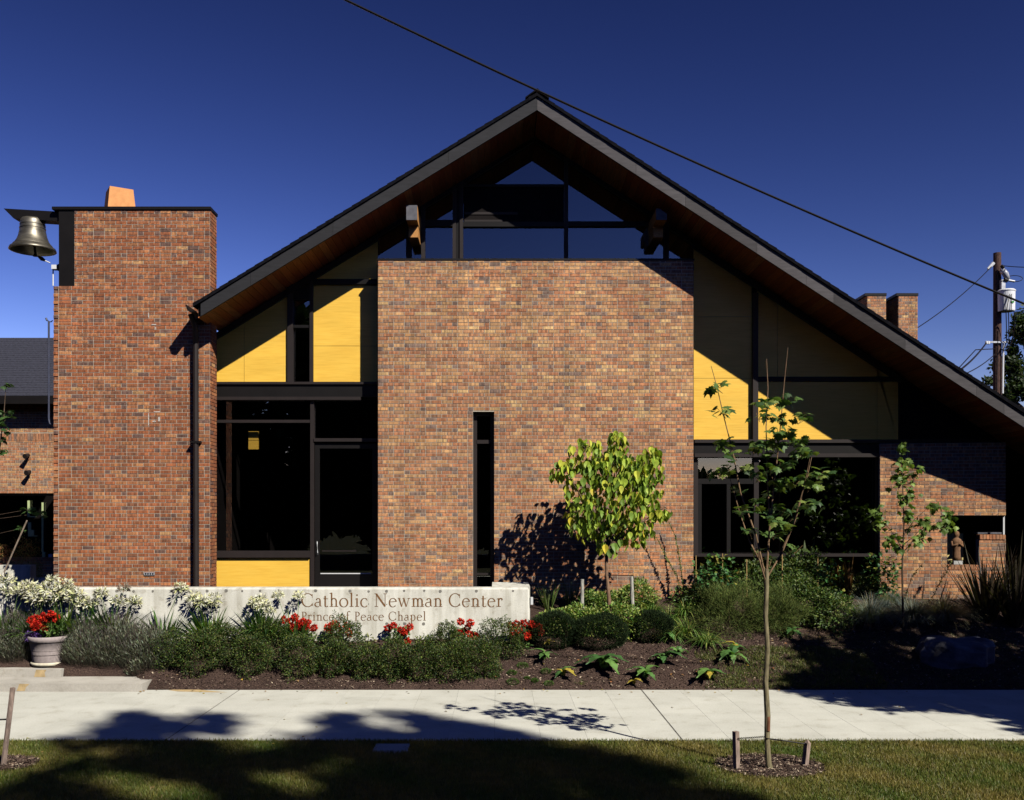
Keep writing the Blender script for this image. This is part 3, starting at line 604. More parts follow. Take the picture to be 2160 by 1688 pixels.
# ------------------------------------------------------------ annex on the left
YA = 24.6
an = thing('annex_building', 'low brick annex with dark shingle roof left of the bell wall', 'building', (X(40, YA), YA, 1.2))
ax0, ax1, az1, az0 = X(-420, YA), X(150, YA), Z(843, YA), 1.2
wz1_, wz0_ = Z(1041, YA), Z(1184, YA); wx1_ = X(113.5, YA)
ac = MB().box(ax0, ax1, YA, YA+.3, wz1_+.003, az1).build('brick_wall', MAT['mortar'], an); MB().box(ax0, ax1, YA, YA+.3, .9, wz0_-.003).build('brick_wall', MAT['mortar'], an)
ca = 5.35*YA/F
B = lay(lambda z: [] if wz0_ < z < wz1_ or abs(z-Z(922, YA)) < .1 else [(X(-190, YA), X(150, YA))], az1, .95, ca, .2, 3, 0, 'low'); place(B, (0, YA, 0), (1, 0, 0), (0, -1, 0), ac, 300, (X(60, YA), 4))
for k in range(40):
    a = X(-100, YA)+k*.068
    MB().box(a, a+.058, YA-.012, YA+.02, Z(922, YA)-.095, Z(922, YA)+.095, PAL[rnd.choice([0, 1, 5, 6, 7])]).build('soldier_brick', MAT['brick'], ac); MB().box(a, a+.058, YA-.03, YA+.1, wz0_-.01, wz0_+.10, PAL[rnd.choice([0, 5, 6, 7])]).build('soldier_brick', MAT['brick'], ac)
ze = Z(835, YA-.5); zr2 = Z(713, 28.6)
m = MB(); m.raw([(ax0, YA-.5, ze), (ax1, YA-.5, ze), (ax1, 28.6, zr2), (ax0, 28.6, zr2), (ax0, YA-.5, ze-.15), (ax1, YA-.5, ze-.15), (ax1, 28.6, zr2-.2), (ax0, 28.6, zr2-.2)], [(0, 1, 2, 3), (7, 6, 5, 4), (0, 4, 5, 1), (1, 5, 6, 2), (2, 6, 7, 3), (3, 7, 4, 0)])
rf = m.build('roof', MAT['shingle'], an); m = MB(); n = 26
for k in range(n):
    t0, t1 = k/n, (k+1)/n; yy = [YA-.5+(4.5)*t for t in (t0, t1)]; zz_ = [ze+(zr2-ze)*t for t in (t0, t1)]
    m.raw([(ax0, yy[0]-.0, zz_[0]+.02), (ax1, yy[0], zz_[0]+.02), (ax1, yy[1], zz_[1]+.004), (ax0, yy[1], zz_[1]+.004), (ax0, yy[0], zz_[0]+.001), (ax1, yy[0], zz_[0]+.001)], [(0, 1, 2, 3), (4, 5, 1, 0)])
m.build('shingle_courses', M_plain('blue_grey_shingle', (.035, .036, .050), .9, .15, var=.35, sc_=20), rf, kind='stuff')
MB().box(ax0, ax1, YA-.52, YA-.42, ze-.2, ze-.01).build('gutter', MAT['metal'], an)
wf = MB().box(ax0, wx1_, YA+.1, YA+.15, wz1_-.06, wz1_).build('window_frame', MAT['frame'], an); MB().box(ax0, wx1_, YA+.2, YA+.21, wz0_, wz1_).build('pane', MAT['glass'], wf)
green = M_plain('pale_green_paint', (.42, .50, .25), .6, .3, var=.1)
for (a, b, c, d) in ((53, 57, 1056, 1090), (53, 70, 1089, 1091), (54, 60, 1102, 1131), (60, 66, 1118, 1131), (54, 73, 1130, 1132), (83, 86, 1060, 1165), (84, 90, 1165, 1179)):
    MB().box(X(a, YA), X(b, YA), YA+.12, YA+.16, Z(d, YA), Z(c, YA)).build('green_mullion', green, wf)
MB().box(X(100, YA), X(107, YA), YA+.05, YA+.12, Z(1178, YA), Z(1169, YA)).build('blue_cup', M_plain('blue_cup', (.25, .35, .5)), wf)
m = MB(); m.box(-20, -9.5, YA+3, YA+3.1, 1, 7); m.box(-20, -9, YA+.3, YA+3, 1, 1.25); m.box(ax1, ax1+.1, YA, YA+3, 1, az1); m.build('interior_wall', MAT['dark'], an)
for (px, py, nm) in ((57, 962, 'upper'), (60, 997, 'lower')):
    t = thing('wall_spotlight', '%s of the two dark spotlights on the annex wall' % nm, 'wall light', P(px, py, YA), 'annex spotlights')
    MB().tube([P(px+3, py, YA-.01), P(px, py-1, YA-.16)], .035, 8).build('bracket', MAT['frame'], t); MB().tube([P(px-5, py+1, YA-.24), P(px+3, py-2, YA-.10)], [.065, .045], 12).build('lamp_head', MAT['frame'], t)
MB().box(X(-60, 20.6), X(64, 20.6), 20.6, 20.85, 1.2, Z(1193, 20.6)).build('planter_wall', MAT['sign'], label='low concrete planter wall in front of the annex window', cat='low wall')
MB().box(-12, X(112, 18.6), 17.75, 18.4, 1.232, 1.238).build('terrace_path', MAT['walk'], kind='structure')
MB().box(-12, X(113, 17.6), 17.5, 17.7, .9, 1.36).build('bench_back', MAT['metal'], label='dark low rail behind the left end of the sign wall', cat='rail')

# ------------------------------------------------------------ sign wall
SZ = Z(1240, YS); SX1 = X(1113, YS)
sg = thing('sign_wall', 'long pale concrete wall with the brown lettering of the chapel', 'sign wall', (X(850, YS), YS, .5))
r = .03; m = MB()
m.raw([(x, y, z) for x in (-14, SX1) for (y, z) in ((YS, -.1), (YS, SZ-r), (YS+.012, SZ-.008), (YS+r+.01, SZ), (YS+.25, SZ), (YS+.25, -.1))], [(0, 1, 2, 3, 4, 5), (11, 10, 9, 8, 7, 6)]+[(i, i+6, (i+1) % 6+6, (i+1) % 6) for i in range(6)])
m.raw([(SX1+.0005, YS, -.1), (SX1+.0005, YS, SZ-r), (SX1+.03, YS+.02, SZ-.06), (SX1+.055, YS+.06, -.1), (SX1+.0005, YS+.25, SZ), (SX1+.04, YS+.25, SZ-.05), (SX1+.055, YS+.25, -.1)], [(0, 1, 2, 3), (1, 4, 5, 2), (2, 5, 6, 3)])
m.build('concrete_wall', MAT['sign'], sg)
m = MB(); m.box(X(1040, YS)-.02, SX1+.05, YS+.251, YB-.02, .5, SZ-.001); m.build('return_wall', MAT['sign'], sg)
MB().box(SX1+.056, SX1+.10, YS+.12, YS+.24, Z(1277, YS), Z(1262, YS)).build('outlet_box', MAT['white'], sg)
m = MB()
for px in range(-20, 1110, 38):
    for (py, r_) in ((1247, 3.6), (1275, 3.2), (1316, 4.2)):
        if rnd.random() < (.1 if py == 1247 else .5): continue
        if 630 < px < 1070 and py == 1275: r_ = 1.6
        c = P(px+rnd.uniform(-3, 3), py+rnd.uniform(-1, 1), YS-.0015); R = r_*rnd.uniform(.7, 1.1)*YS/F
        V = [(c[0]+R*rnd.uniform(.8, 1.1)*math.cos(k*.785), c[1], c[2]+R*rnd.uniform(.8, 1.1)*math.sin(k*.785)) for k in range(8)]; m.raw(V, [tuple(range(8))])
m.build('tie_holes', MAT['hole'], sg, kind='stuff')
# cut lettering, drawn with a broad pen
class Pen:
    def __init__(s): s.m = MB(); s.lay = 0
    def poly(s, pts, O, sc_):
        s.lay += 1; y = YS-.0025-.00012*(s.lay % 14)
        s.m.raw([(O[0]+x*sc_, y, O[1]+z*sc_) for x, z in pts], [tuple(range(len(pts)))])
    def line(s, a, b, w_, O, k, w2=None):
        a = np.array(a, float); b = np.array(b, float); d = (b-a)/np.linalg.norm(b-a); n = np.array((-d[1], d[0])); w2 = w_ if w2 is None else w2
        s.poly([a+n*w_/2, a-n*w_/2, b-n*w2/2, b+n*w2/2], O, k)
    def arc(s, cx, cy, rx, ry, a0, a1, O, k, th=.115, tn=.04, n=14, ph=.25):
        for i in range(n):
            q = []
            for j in (i, i+1):
                a = math.radians(a0+(a1-a0)*j/n); w_ = tn+(th-tn)*abs(math.cos(a+ph*.0))**1.3
                q.append((cx+(rx-w_/2)*math.cos(a), cy+(ry-w_/2)*math.sin(a))); q.append((cx+(rx+w_/2)*math.cos(a), cy+(ry+w_/2)*math.sin(a)))
            s.poly([q[0], q[1], q[3], q[2]], O, k)
def glyph(p, ch_, O, k):
    T_, t_, xh = .115, .04, .64
    L = lambda a, b, w_=T_, w2=None: p.line(a, b, w_, O, k, w2); A = lambda *a, **q: p.arc(*a, O, k, **q)
    base = lambda x, w_=.15: L((x-w_, .018), (x+w_, .018), .04)
    top = lambda x, z: L((x-.14, z-.07), (x+.02, z-.005), .05)
    if ch_ == 'C': A(.44, .5, .43, .5, 42, 318); L((.78, .66), (.78, .95), .04); L((.80, .08), (.78, .26), .05); return .86
    if ch_ == 'N':
        L((.14, .02), (.14, .97), .05); L((.13, .97), (.80, .02), .13); L((.80, .02), (.80, .97), .05); base(.14, .13); L((0, .98), (.22, .98), .04); L((.68, .98), (.94, .98), .04); return .98
    if ch_ == 'P': L((.16, 0), (.16, .98)); L((.02, .02), (.32, .02), .04); L((.02, .98), (.2, .98), .04); A(.22, .73, .32, .25, -90, 90, th=.11); return .58
    if ch_ == 'a': A(.22, .17, .2, .17, 60, 300, th=.09); L((.40, .06), (.40, .46), .11); A(.26, .46, .14, .17, 0, 165, th=.10); L((.22, .33), (.40, .39), .045); L((.40, .06), (.52, .05), .05); return .53
    if ch_ == 't': L((.15, .1), (.15, .82), .11); L((.02, .60), (.36, .60), .045); A(.25, .12, .11, .12, 180, 330, th=.1); return .38
    if ch_ == 'h': L((.15, 0), (.15, 1.05), .11); top(.15, 1.06); A(.32, .42, .18, .21, 0, 170, th=.11, tn=.06); L((.50, 0), (.50, .45), .11); base(.15); base(.50); return .64
    if ch_ == 'n': L((.15, 0), (.15, xh), .11); top(.15, xh); A(.32, .42, .18, .21, 0, 170, th=.11, tn=.06); L((.50, 0), (.50, .45), .11); base(.15); base(.50); return .64
    if ch_ == 'm':
        L((.15, 0), (.15, xh), .11); top(.15, xh); base(.15); base(.47, .12); base(.79)
        for x in (.31, .63): A(x, .42, .16, .21, 0, 170, th=.11, tn=.06); L((x+.16, 0), (x+.16, .45), .11)
        return .93
    if ch_ == 'r': L((.15, 0), (.15, xh), .11); top(.15, xh); base(.15, .17); A(.31, .46, .14, .17, 40, 165, th=.1, tn=.07); L((.37, .56), (.43, .50), .11); return .44
    if ch_ == 'i': L((.15, 0), (.15, xh), .11); top(.15, xh); base(.15); p.poly([(.15+.065*math.cos(q), .88+.065*math.sin(q)) for q in np.arange(0, 6.2, .785)], O, k); return .31
    if ch_ == 'l': L((.15, 0), (.15, 1.05), .11); top(.15, 1.06); base(.15); return .31
    if ch_ == 'o': A(.32, .31, .29, .33, 0, 360, n=20); return .65
    if ch_ == 'c': A(.30, .31, .27, .33, 50, 315, n=14); L((.47, .50), (.50, .53), .09); return .52
    if ch_ == 'e': A(.30, .31, .26, .33, 12, 318, n=16, th=.105); L((.06, .36), (.55, .40), .045); return .58
    if ch_ == 'w':
        L((.08, xh), (.28, 0), .11, .09); L((.28, 0), (.45, .6), .04); L((.43, xh), (.62, 0), .11, .09); L((.62, 0), (.82, xh), .04); L((-.02, xh-.01), (.18, xh-.01), .04); L((.72, xh-.01), (.92, xh-.01), .04); L((.34, xh-.01), (.50, xh-.01), .04); return .92
    if ch_ == 'f': L((.15, 0), (.15, .85), .11); A(.31, .85, .16, .2, 30, 180, th=.1, tn=.06); L((0, .62), (.34, .62), .045); base(.15, .16); return .36
    if ch_ == 'p': L((.15, -.36), (.15, xh), .11); top(.15, xh); base_ = L((0, -.36), (.31, -.36), .04); A(.30, .31, .25, .33, -165, 150, n=16); return .63
    return .32
def text(s_, px0, px1, pyb, capp, name_):
    p0 = Pen(); wd = sum(glyph(p0, c_, (0, 0), 1)+.055 for c_ in s_); k = capp*YS/F; gap = ((px1-px0)*YS/F-wd*k)/len(s_)
    x = X(px0, YS); z = Z(pyb, YS)
    for i, c_ in enumerate(s_):
        p = Pen(); a = glyph(p, c_, (x, z), k)
        if p.m.v: p.m.build('letter', MAT['letter'], sg)
        x += (a+.055)*k+gap
text('Catholic Newman Center', 637, 1063, 1280, 28, 'a'); text('Prince of Peace Chapel', 636, 901, 1309, 18.5, 'b')

# ------------------------------------------------------------ steps and pot at the left
stp = thing('concrete_steps', 'two shallow rust stained concrete steps left of the planting bed', 'steps', (X(100, 15.6), 15.6, 0))
m = MB(); m.raw([(x, y, z) for z in (-.1, .13) for (x, y) in ((-14, 15.5), (X(300, 15.5), 15.5), (X(327, 16.0), 16.12), (X(327, 16.0), 16.3), (-14, 16.3))], [(4, 3, 2, 1, 0), (5, 6, 7, 8, 9)]+[(i, (i+1) % 5, (i+1) % 5+5, i+5) for i in range(5)])
m.build('tread', MAT['step'], stp); m = MB(); m.box(-14, X(129, 16.1), 16.1, 16.75, -.1, .26); m.build('tread', MAT['step'], stp)
rust = M_plain('rust_stain', (.46, .34, .18), .9, .1, var=.25, sc_=14)
def blob(name, pts, parent): MB().raw(pts, [tuple(range(len(pts)))]).build(name, rust, parent)
yq = 16.0985
blob('rust_stain', [(X(a, yq), yq, b) for a, b in ((72, .135), (96, .135), (94, .2), (98, .255), (76, .255), (74, .2))], stp)
blob('rust_stain', [(X(a, 15.49), 15.4985, b) for a, b in ((34, .01), (52, .012), (54, .07), (62, .125), (40, .125), (37, .06))], stp)
pg = [G(352, 1457), G(372, 1455.5+1.5), G(420, 1457.5), G(500, 1462), G(420, 1461), G(380, 1461.5)]
blob('rust_stain', [(p_[0], p_[1], .0012) for p_ in (np.array((X(a, EYE*F/(b-VY)), EYE*F/(b-VY), 0)) for a, b in ((355, 1456), (385, 1453), (420, 1455), (480, 1461), (415, 1460), (375, 1459)))], walk)
pc = np.array((X(104, 16.5), 16.48, .262))
pt = thing('flower_pot', 'pale ribbed flower pot on the upper step', 'flower pot', tuple(pc))
pw = M_plain('pale_terracotta', (.34, .29, .28), .85, .2, var=.15, sc_=20)
MB().lathe(pc, [(.02, .0), (.235, 0), (.24, .03), (.25, .06), (.275, .25), (.30, .42), (.325, .43), (.335, .50), (.32, .515), (.29, .50), (.27, .44), (.02, .43)], 32).build('body', pw, pt, smooth=True)
MB().lathe(pc, [(.245, .02), (.275, .03), (.285, .075), (.262, .08)], 32).build('saucer', M_plain('cream_rim', (.6, .55, .42), .6, .3), pt, smooth=True)
for z_ in (.20, .27): MB().lathe(pc, [(.2695+(z_-.2)*.1, z_), (.2745+(z_-.2)*.1, z_+.004), (.2695+(z_-.2)*.1, z_+.008)], 32).build('groove', MAT['metal'], pt)

# ------------------------------------------------------------ statue in the niche of the wing
su = wuo(2022); sp_ = wp(su, -.12); sz = ozl+.08
stt = thing('statue', 'small brown robed statue standing in the niche of the right brick wing', 'statue', (sp_[0], sp_[1], sz))
brn = M_plain('brown_stone', (.16, .085, .045), .8, .2, var=.3, sc_=30)
MB().box(sp_[0]-.085, sp_[0]+.085, sp_[1]-.07, sp_[1]+.08, sz-.0, sz+.07).build('plinth', M_plain('pale_plinth', (.35, .35, .34)), stt)
m = MB(); m.lathe((sp_[0], sp_[1], sz+.07), [(.0, 0), (.085, 0), (.075, .08), (.07, .2), (.085, .30), (.10, .36), (.085, .41), (.04, .44), (.032, .455), (.05, .475), (.055, .51), (.045, .55), (.02, .57), (0, .572)], 16, sy=.75)
for s_ in (-1, 1): m.tube([(sp_[0]+s_*.085, sp_[1], sz+.44), (sp_[0]+s_*.095, sp_[1]-.03, sz+.35), (sp_[0]+s_*.02, sp_[1]-.085, sz+.39)], [.03, .028, .018], 7)
m.build('robed_figure', brn, stt, smooth=True)
MB().box(X(2060, 18.8), X(2110, 18.8), 18.75, 18.9, ozm+.1, ozm+.13).build('stone_shelf', MAT['rock'], label='grey stone ledge inside the right wing opening', cat='ledge')

# ------------------------------------------------------------ utility pole, wires
YP2 = 38.0
up = thing('utility_pole', 'dark wooden utility pole beyond the right roof slope', 'utility pole', (X(2104, YP2), YP2, 0))
m = MB(); m.tube([(X(2104, YP2), YP2, -.2), (X(2104, YP2), YP2, 4), P(2103.5, 534, YP2)], [.2, .175, .145], 14, (.075, .045, .038)); m.build('pole', MAT['bark'], up)
tc = np.array(P(2123, 636, YP2-.3)); tr = MB().lathe((tc[0], tc[1], tc[2]-.15), [(0, -.24), (.29, -.24), (.30, -.2), (.31, .50), (.33, .53), (.33, .56), (.28, .60), (0, .62)], 24).build('transformer', MAT['white'], up, smooth=False)
MB().box(tc[0]+.02, tc[0]+.13, tc[1]-.322, tc[1]-.312, tc[2]-.12, tc[2]-.05).build('number_plate', M_plain('green_plate', (.05, .25, .06)), tr)
m = MB(); m.tube([P(2114, 569, YP2-.3), P(2121, 578, YP2-.3), P(2126, 590, YP2-.3)], [.10, .12, .09], 10); m.build('insulator', M_plain('grey_porcelain', (.30, .31, .34), .3, .5), up, smooth=True)
MB().tube([P(2124, 591, YP2-.3), P(2140, 594, YP2-.3)], .045, 8).build('fuse_tube', MAT['white'], up)
MB().tube([P(2118, 590, YP2-.3), P(2125, 592, YP2-.3)], .09, 8).build('clamp', MAT['metal'], up)
MB().tube([P(2084, 568, YP2-.3), P(2096, 555, YP2-.3)], [.05, .07], 8).build('insulator', MAT['white'], up)
MB().box(X(2104, YP2), X(2112, YP2), YP2-.32, YP2-.16, Z(615, YP2), Z(594, YP2)).build('bracket', M_plain('galvanised', (.4, .41, .43), .5, .4, .3), up)
MB().box(X(2082, YP2), X(2122, YP2), YP2-.22, YP2-.17, Z(725.5, YP2), Z(722, YP2)).build('cross_arm', M_plain('galvanised', (.4, .41, .43), .5, .4, .3), up)
m = MB()
for px in (2081, 2085): m.lathe(P(px, 723, YP2-.2), [(0, -.07), (.06, -.05), (.06, .05), (0, .07)], 8)
m.build('insulator', MAT['white'], up)
MB().tube([P(2116.5, 722, YP2-.2), P(2115, 830, YP2-.2)], .035, 6).build('conduit', MAT['white'], up)
MB().tube([P(2105, 698, YP2-.21), P(2102, 835, YP2-.21)], .02, 5).build('ground_wire', MAT['metal'], up)
m = MB(); m.tube([P(2112, 594, YP2-.3), P(2122, 590, YP2-.3)], .03, 6); m.tube([P(2112, 560, YP2-.3), P(2117, 566, YP2-.3)], .06, 6); m.build('clamp', MAT['metal'], up)
a_ = np.linspace(0, 2*math.pi, 24); MB().tube([P(2140+17*math.cos(q)*-1+0, 588+6.5*math.sin(q), YP2-.3-.1*math.sin(q)) for q in a_[2:22]], .014, 4).build('drop_wire', MAT['metal'], up)
for q in ((2122, 2123), (2127, 2128), (2139, 2134)): MB().tube([P(q[0], 655, YP2-.62), P(q[0]+1, 690, YP2-.5), P(q[1], 722, YP2-.3), P(q[1]-8, 740, YP2-.3), P(2112, 737, YP2-.2)], .018, 4).build('drop_wire', MAT['metal'], up)
for q in ((2130, 620, 2122, 660), (2124, 622, 2116, 655), (2134, 620, 2133, 656)): MB().tube([P(q[0], q[1], YP2-.64), P(q[2], q[3], YP2-.64)], .014, 4).build('drop_wire', MAT['metal'], up)
def wire(name, pts, r_, lab): MB().tube(pts, r_, 5).build(name, MAT['metal'], label=lab, cat='wire')
def sag(a, b, s_, n=24): a = np.array(a); b = np.array(b); return [a+(b-a)*t-np.array((0, 0, s_*4*t*(1-t))) for t in np.linspace(0, 1, n)]
a, b = np.array(P(700, -18, 10.5)), np.array(P(2300, 690, 12.0))
pts = []
for px, py in ((560, -83), (730, 0), (1135, 190), (1500, 364), (1900, 533), (2160, 641), (2400, 735)):
    Yw = 10.5+(px-700)/1600*1.5; pts.append(P(px, py, Yw))
pp = np.array(pts); tt = np.array([0, .17, .34+.06, .6, .79, .9, 1.0]); ti = np.linspace(0, 1, 40)
xk = pp[:, 0]; xi = np.linspace(xk[0], xk[-1], 40); co = np.polyfit(xk, pp[:, 2], 2); cy_ = np.polyfit(xk, pp[:, 1], 1)
wire('overhead_cable', [(x_, np.polyval(cy_, x_), np.polyval(co, x_)) for x_ in xi], .0135, 'thick dark cable slanting down across the sky past the ridge')
wire('service_wire', sag(P(2092, 562, YP2-.3), P(1860, 735, 29), .25), .016, 'thin wire rising from the chimneys to the top of the utility pole')
wire('service_wire', sag(P(2080, 724, YP2-.2), P(2012, 790, 27), .1)+[P(2000, 800, 26)], .03, 'thick service wire leaving the pole cross arm toward the roof')
wire('service_wire', [P(2100, 736, YP2), P(2078, 737, YP2-2), P(2058, 738, YP2-4), P(2045, 752, YP2-6), P(2010, 790, YP2-8)], .018, 'looping wire from the middle of the pole toward the roof')
wire('service_wire', sag(P(2100, 746, YP2), P(2020, 795, 28), .1), .018, 'lowest thin wire from the pole toward the right roof slope')
wire('service_wire', sag(P(2110, 560, YP2), P(2260, 556, YP2-4), .1), .016, 'thin wire leaving the pole top toward the right edge')
# ------------------------------------------------------------ plants
def jit(c, n, s=.2, hue=.12):
    c = np.asarray(c, float); c = c[rs.choice(len(c), n)] if c.ndim == 2 else np.tile(c, (n, 1))
    return np.clip(c*rs.uniform(1-s, 1+s, (n, 1))*rs.uniform(1-hue, 1+hue, (n, 3)), .003, .9)
def sphere_pts(n, lo=.0): v = rot_to(rs.normal(0, 1, (n, 3))); return v
def clump(mb, c, rad, n, L, W, pal, fill=.45, up=.35, lump=.25, kind='leaves', flat=0, zmin=None, bend=.25):
    """leaves over an uneven mound"""
    c = np.asarray(c, float); rad = np.asarray(rad, float); u = sphere_pts(n)
    ph = rs.uniform(0, 6.28, 6); f = 1+lump*(np.sin(u[:, 0]*4+ph[0])*np.sin(u[:, 2]*5+ph[1])+.7*np.sin(u[:, 0]*9+ph[2])*np.sin(u[:, 1]*8+u[:, 2]*7+ph[3]))
    r = (fill+(1-fill)*rs.uniform(0, 1, n)**.5)*f
    Pt = c+u*rad*r[:, None]
    if zmin is not None: k = Pt[:, 2] > zmin-.02; Pt = Pt[k]; u = u[k]
    n = len(Pt); D = u*np.array([1, 1, .8])+rs.normal(0, .55, (n, 3))+[0, 0, up]; N = rs.normal(0, .5, (n, 3))+[0, 0, 1-flat*0]+u*.4
    Ls = L*rs.uniform(.6, 1.3, n); Ws = W*rs.uniform(.7, 1.2, n); col = jit(pal, n)
    (mb.leaves(Pt, D, N, Ls, Ws, col, bend=bend) if kind == 'leaves' else mb.quads(Pt, D, N, Ls, Ws, col))
    return mb
DG = [(.03, .06, .014), (.048, .09, .018), (.08, .13, .025), (.02, .04, .011), (.14, .18, .035), (.10, .09, .035)]
def stems(mb, c, rad, n, col=(.06, .04, .025), r=.006):
    c = np.asarray(c, float)
    for _ in range(n):
        u = rot_to(rs.normal(0, 1, 3)*[1, 1, .3]+[0, 0, .9]); b = c-[0, 0, rad[2]]+np.array([u[0]*rad[0]*.15, u[1]*rad[1]*.15, 0])
        mb.tube([b, b+(u*rad*.7)+[0, 0, rad[2]*.2], c+u*np.array(rad)*.85], [r, r*.8, r*.4], 4, col, cap=False)
def mound(name, label, cat, px, pyb, wpx, hpx, pal, n, L, W, kind='leaves', group=None, up=.35, lump=.2, mat='leaf', depth=None, fill=.45, st=True, bend=.25, lift=.42):
    g = G(px, pyb); s = g[1]/F; rx = wpx*s/2; rz = hpx*s/2; ry = depth or rx*.8
    t = thing(name, label, cat, tuple(g), group); c = g+[0, ry*.6, rz*lift*2]
    m = MB(); clump(m, c, (rx, ry, rz), n, L, W, pal, fill, up, lump, kind, zmin=g[2]-.05, bend=bend); m.build('foliage', MAT[mat], t, kind='stuff')
    if st: m = MB(); stems(m, c, (rx, ry, rz), 7); m.build('stems', MAT['bark'], t)
    return t
# row of dark shrubs at the pavement
hd = [(350, 1416, 90, 85, 'the leftmost, behind the lavender tip'), (420, 1430, 110, 108, 'low and wide right of the lavender'), (470, 1395, 110, 85, 'behind the row under the white lilies'), (525, 1432, 95, 92, 'beside the pavement joint'),
      (560, 1385, 120, 85, 'below the lily clump left of the lettering'), (628, 1436, 90, 120, 'under the first red geranium'), (700, 1432, 80, 85, 'under the second red geranium'), (722, 1405, 90, 100, 'rounded, below the word Prince'),
      (775, 1436, 85, 75, 'low, below the word Peace'), (830, 1438, 95, 90, 'below the middle geranium'), (880, 1440, 90, 100, 'below the word Chapel'), (955, 1442, 95, 90, 'in front of the gap right of the lettering'),
      (945, 1395, 80, 80, 'upright one against the concrete'), (1015, 1436, 90, 95, 'second last, by the bare mulch'), (1060, 1395, 105, 95, 'glossy one under the rightmost geranium')]
for i, (px, py, w_, h_, lab) in enumerate(hd):
    mound('evergreen_shrub', 'dark green shrub in the front row, '+lab, 'shrub', px, py, w_*1.0, h_*rnd.uniform(.88, 1.12), DG, 5200, .034, .019, group='dark shrubs along the pavement', lump=.22, up=.5, mat='leaf', bend=.15, fill=.5)
# dwarf pines
for px, py, w_, h_, lab in ((1168, 1372, 112, 84, 'against the end of the sign wall'), (1268, 1374, 122, 82, 'middle one on the open mulch'), (1377, 1358, 98, 72, 'right one beside the day lilies')):
    t = mound('dwarf_pine', 'round dark dwarf pine, '+lab, 'dwarf pine', px, py, w_, h_, [(.007, .015, .005), (.012, .024, .008), (.02, .035, .010)], 16000, .045, .009, 'quads', group='dwarf pine mounds', up=.9, lump=.06, mat='needle', fill=.72, st=True)
# lavender
def spikes(name, label, cat, px, py, w_, h_, n, pal, L=.16, W=.012, flowers=None, group=None, depth=.5):
    g = G(px, py) if py < 1456 else G(px, 1455); s = g[1]/F; t = thing(name, label, cat, tuple(g), group); rx = w_*s/2; rz = h_*s
    a = rs.uniform(0, 6.28, n); q = rs.uniform(0, 1, n)**.5; x = g[0]+rx*q*np.cos(a); y = g[1]+depth*.5+depth*.5*q*np.sin(a)
    hgt = rz*(1-.55*q**2)*rs.uniform(.35, 1.0, n); z0 = gz(x, y); Pt = np.stack([x, y, z0+hgt*.75], 1)
    D = np.stack([np.cos(a)*q*.7, np.sin(a)*q*.7-.1, np.full(n, 1.)], 1)+rs.normal(0, .28, (n, 3))
    m = MB(); m.quads(Pt, D, rs.normal(0, 1, (n, 3)), L*rs.uniform(.35, 1, n)*.6, W*rs.uniform(.7, 1.4, n), jit(pal, n)); 
    k = rs.uniform(0, 1, n) < .35; m.quads(np.stack([x, y, z0], 1)[k], (D+[0, 0, .5])[k], rs.normal(0, 1, (k.sum(), 3)), hgt[k], .004, jit([(.07, .06, .045), (.05, .05, .035)], k.sum()))
    m.build('foliage', MAT['leaf'], t, kind='stuff')
    if flowers:
        k = 260; a = rs.uniform(0, 6.28, k); q = rs.uniform(0, 1, k)**.5; x = g[0]+rx*q*np.cos(a); y = g[1]+depth*.5+depth*.5*q*np.sin(a); z = gz(x, y)+rz*(1-.5*q**2)*.7
        D = np.stack([np.cos(a)*q*.5, np.sin(a)*q*.5, np.full(k, 1.)], 1)+rs.normal(0, .12, (k, 3)); m = MB(); m.quads(np.stack([x, y, z], 1), D, rs.normal(0, 1, (k, 3)), rs.uniform(.15, .30, k), .006, jit([(.10, .08, .075), (.08, .065, .07)], k)); m.build('flower_spikes', MAT['leaf'], t, kind='stuff')
    return t
LV = [(.27, .30, .22), (.19, .22, .14), (.34, .37, .27), (.10, .12, .065), (.12, .10, .07)]
for i, (px, py, w_, h_, lab) in enumerate(((175, 1420, 110, 95, 'directly right of the flower pot'), (240, 1424, 130, 105, 'centre of the large grey mass'), (305, 1422, 120, 95, 'right end of the grey mass, silvery'), (215, 1392, 150, 80, 'rear of the grey mass under the lilies'), (18, 1403, 100, 95, 'left of the flower pot at the picture edge'), (25, 1378, 100, 90, 'behind the one left of the pot'))):
    spikes('lavender', 'grey green lavender bush, '+lab, 'lavender', px, py, w_, h_, 5200, LV, flowers=True, group='lavender bushes')
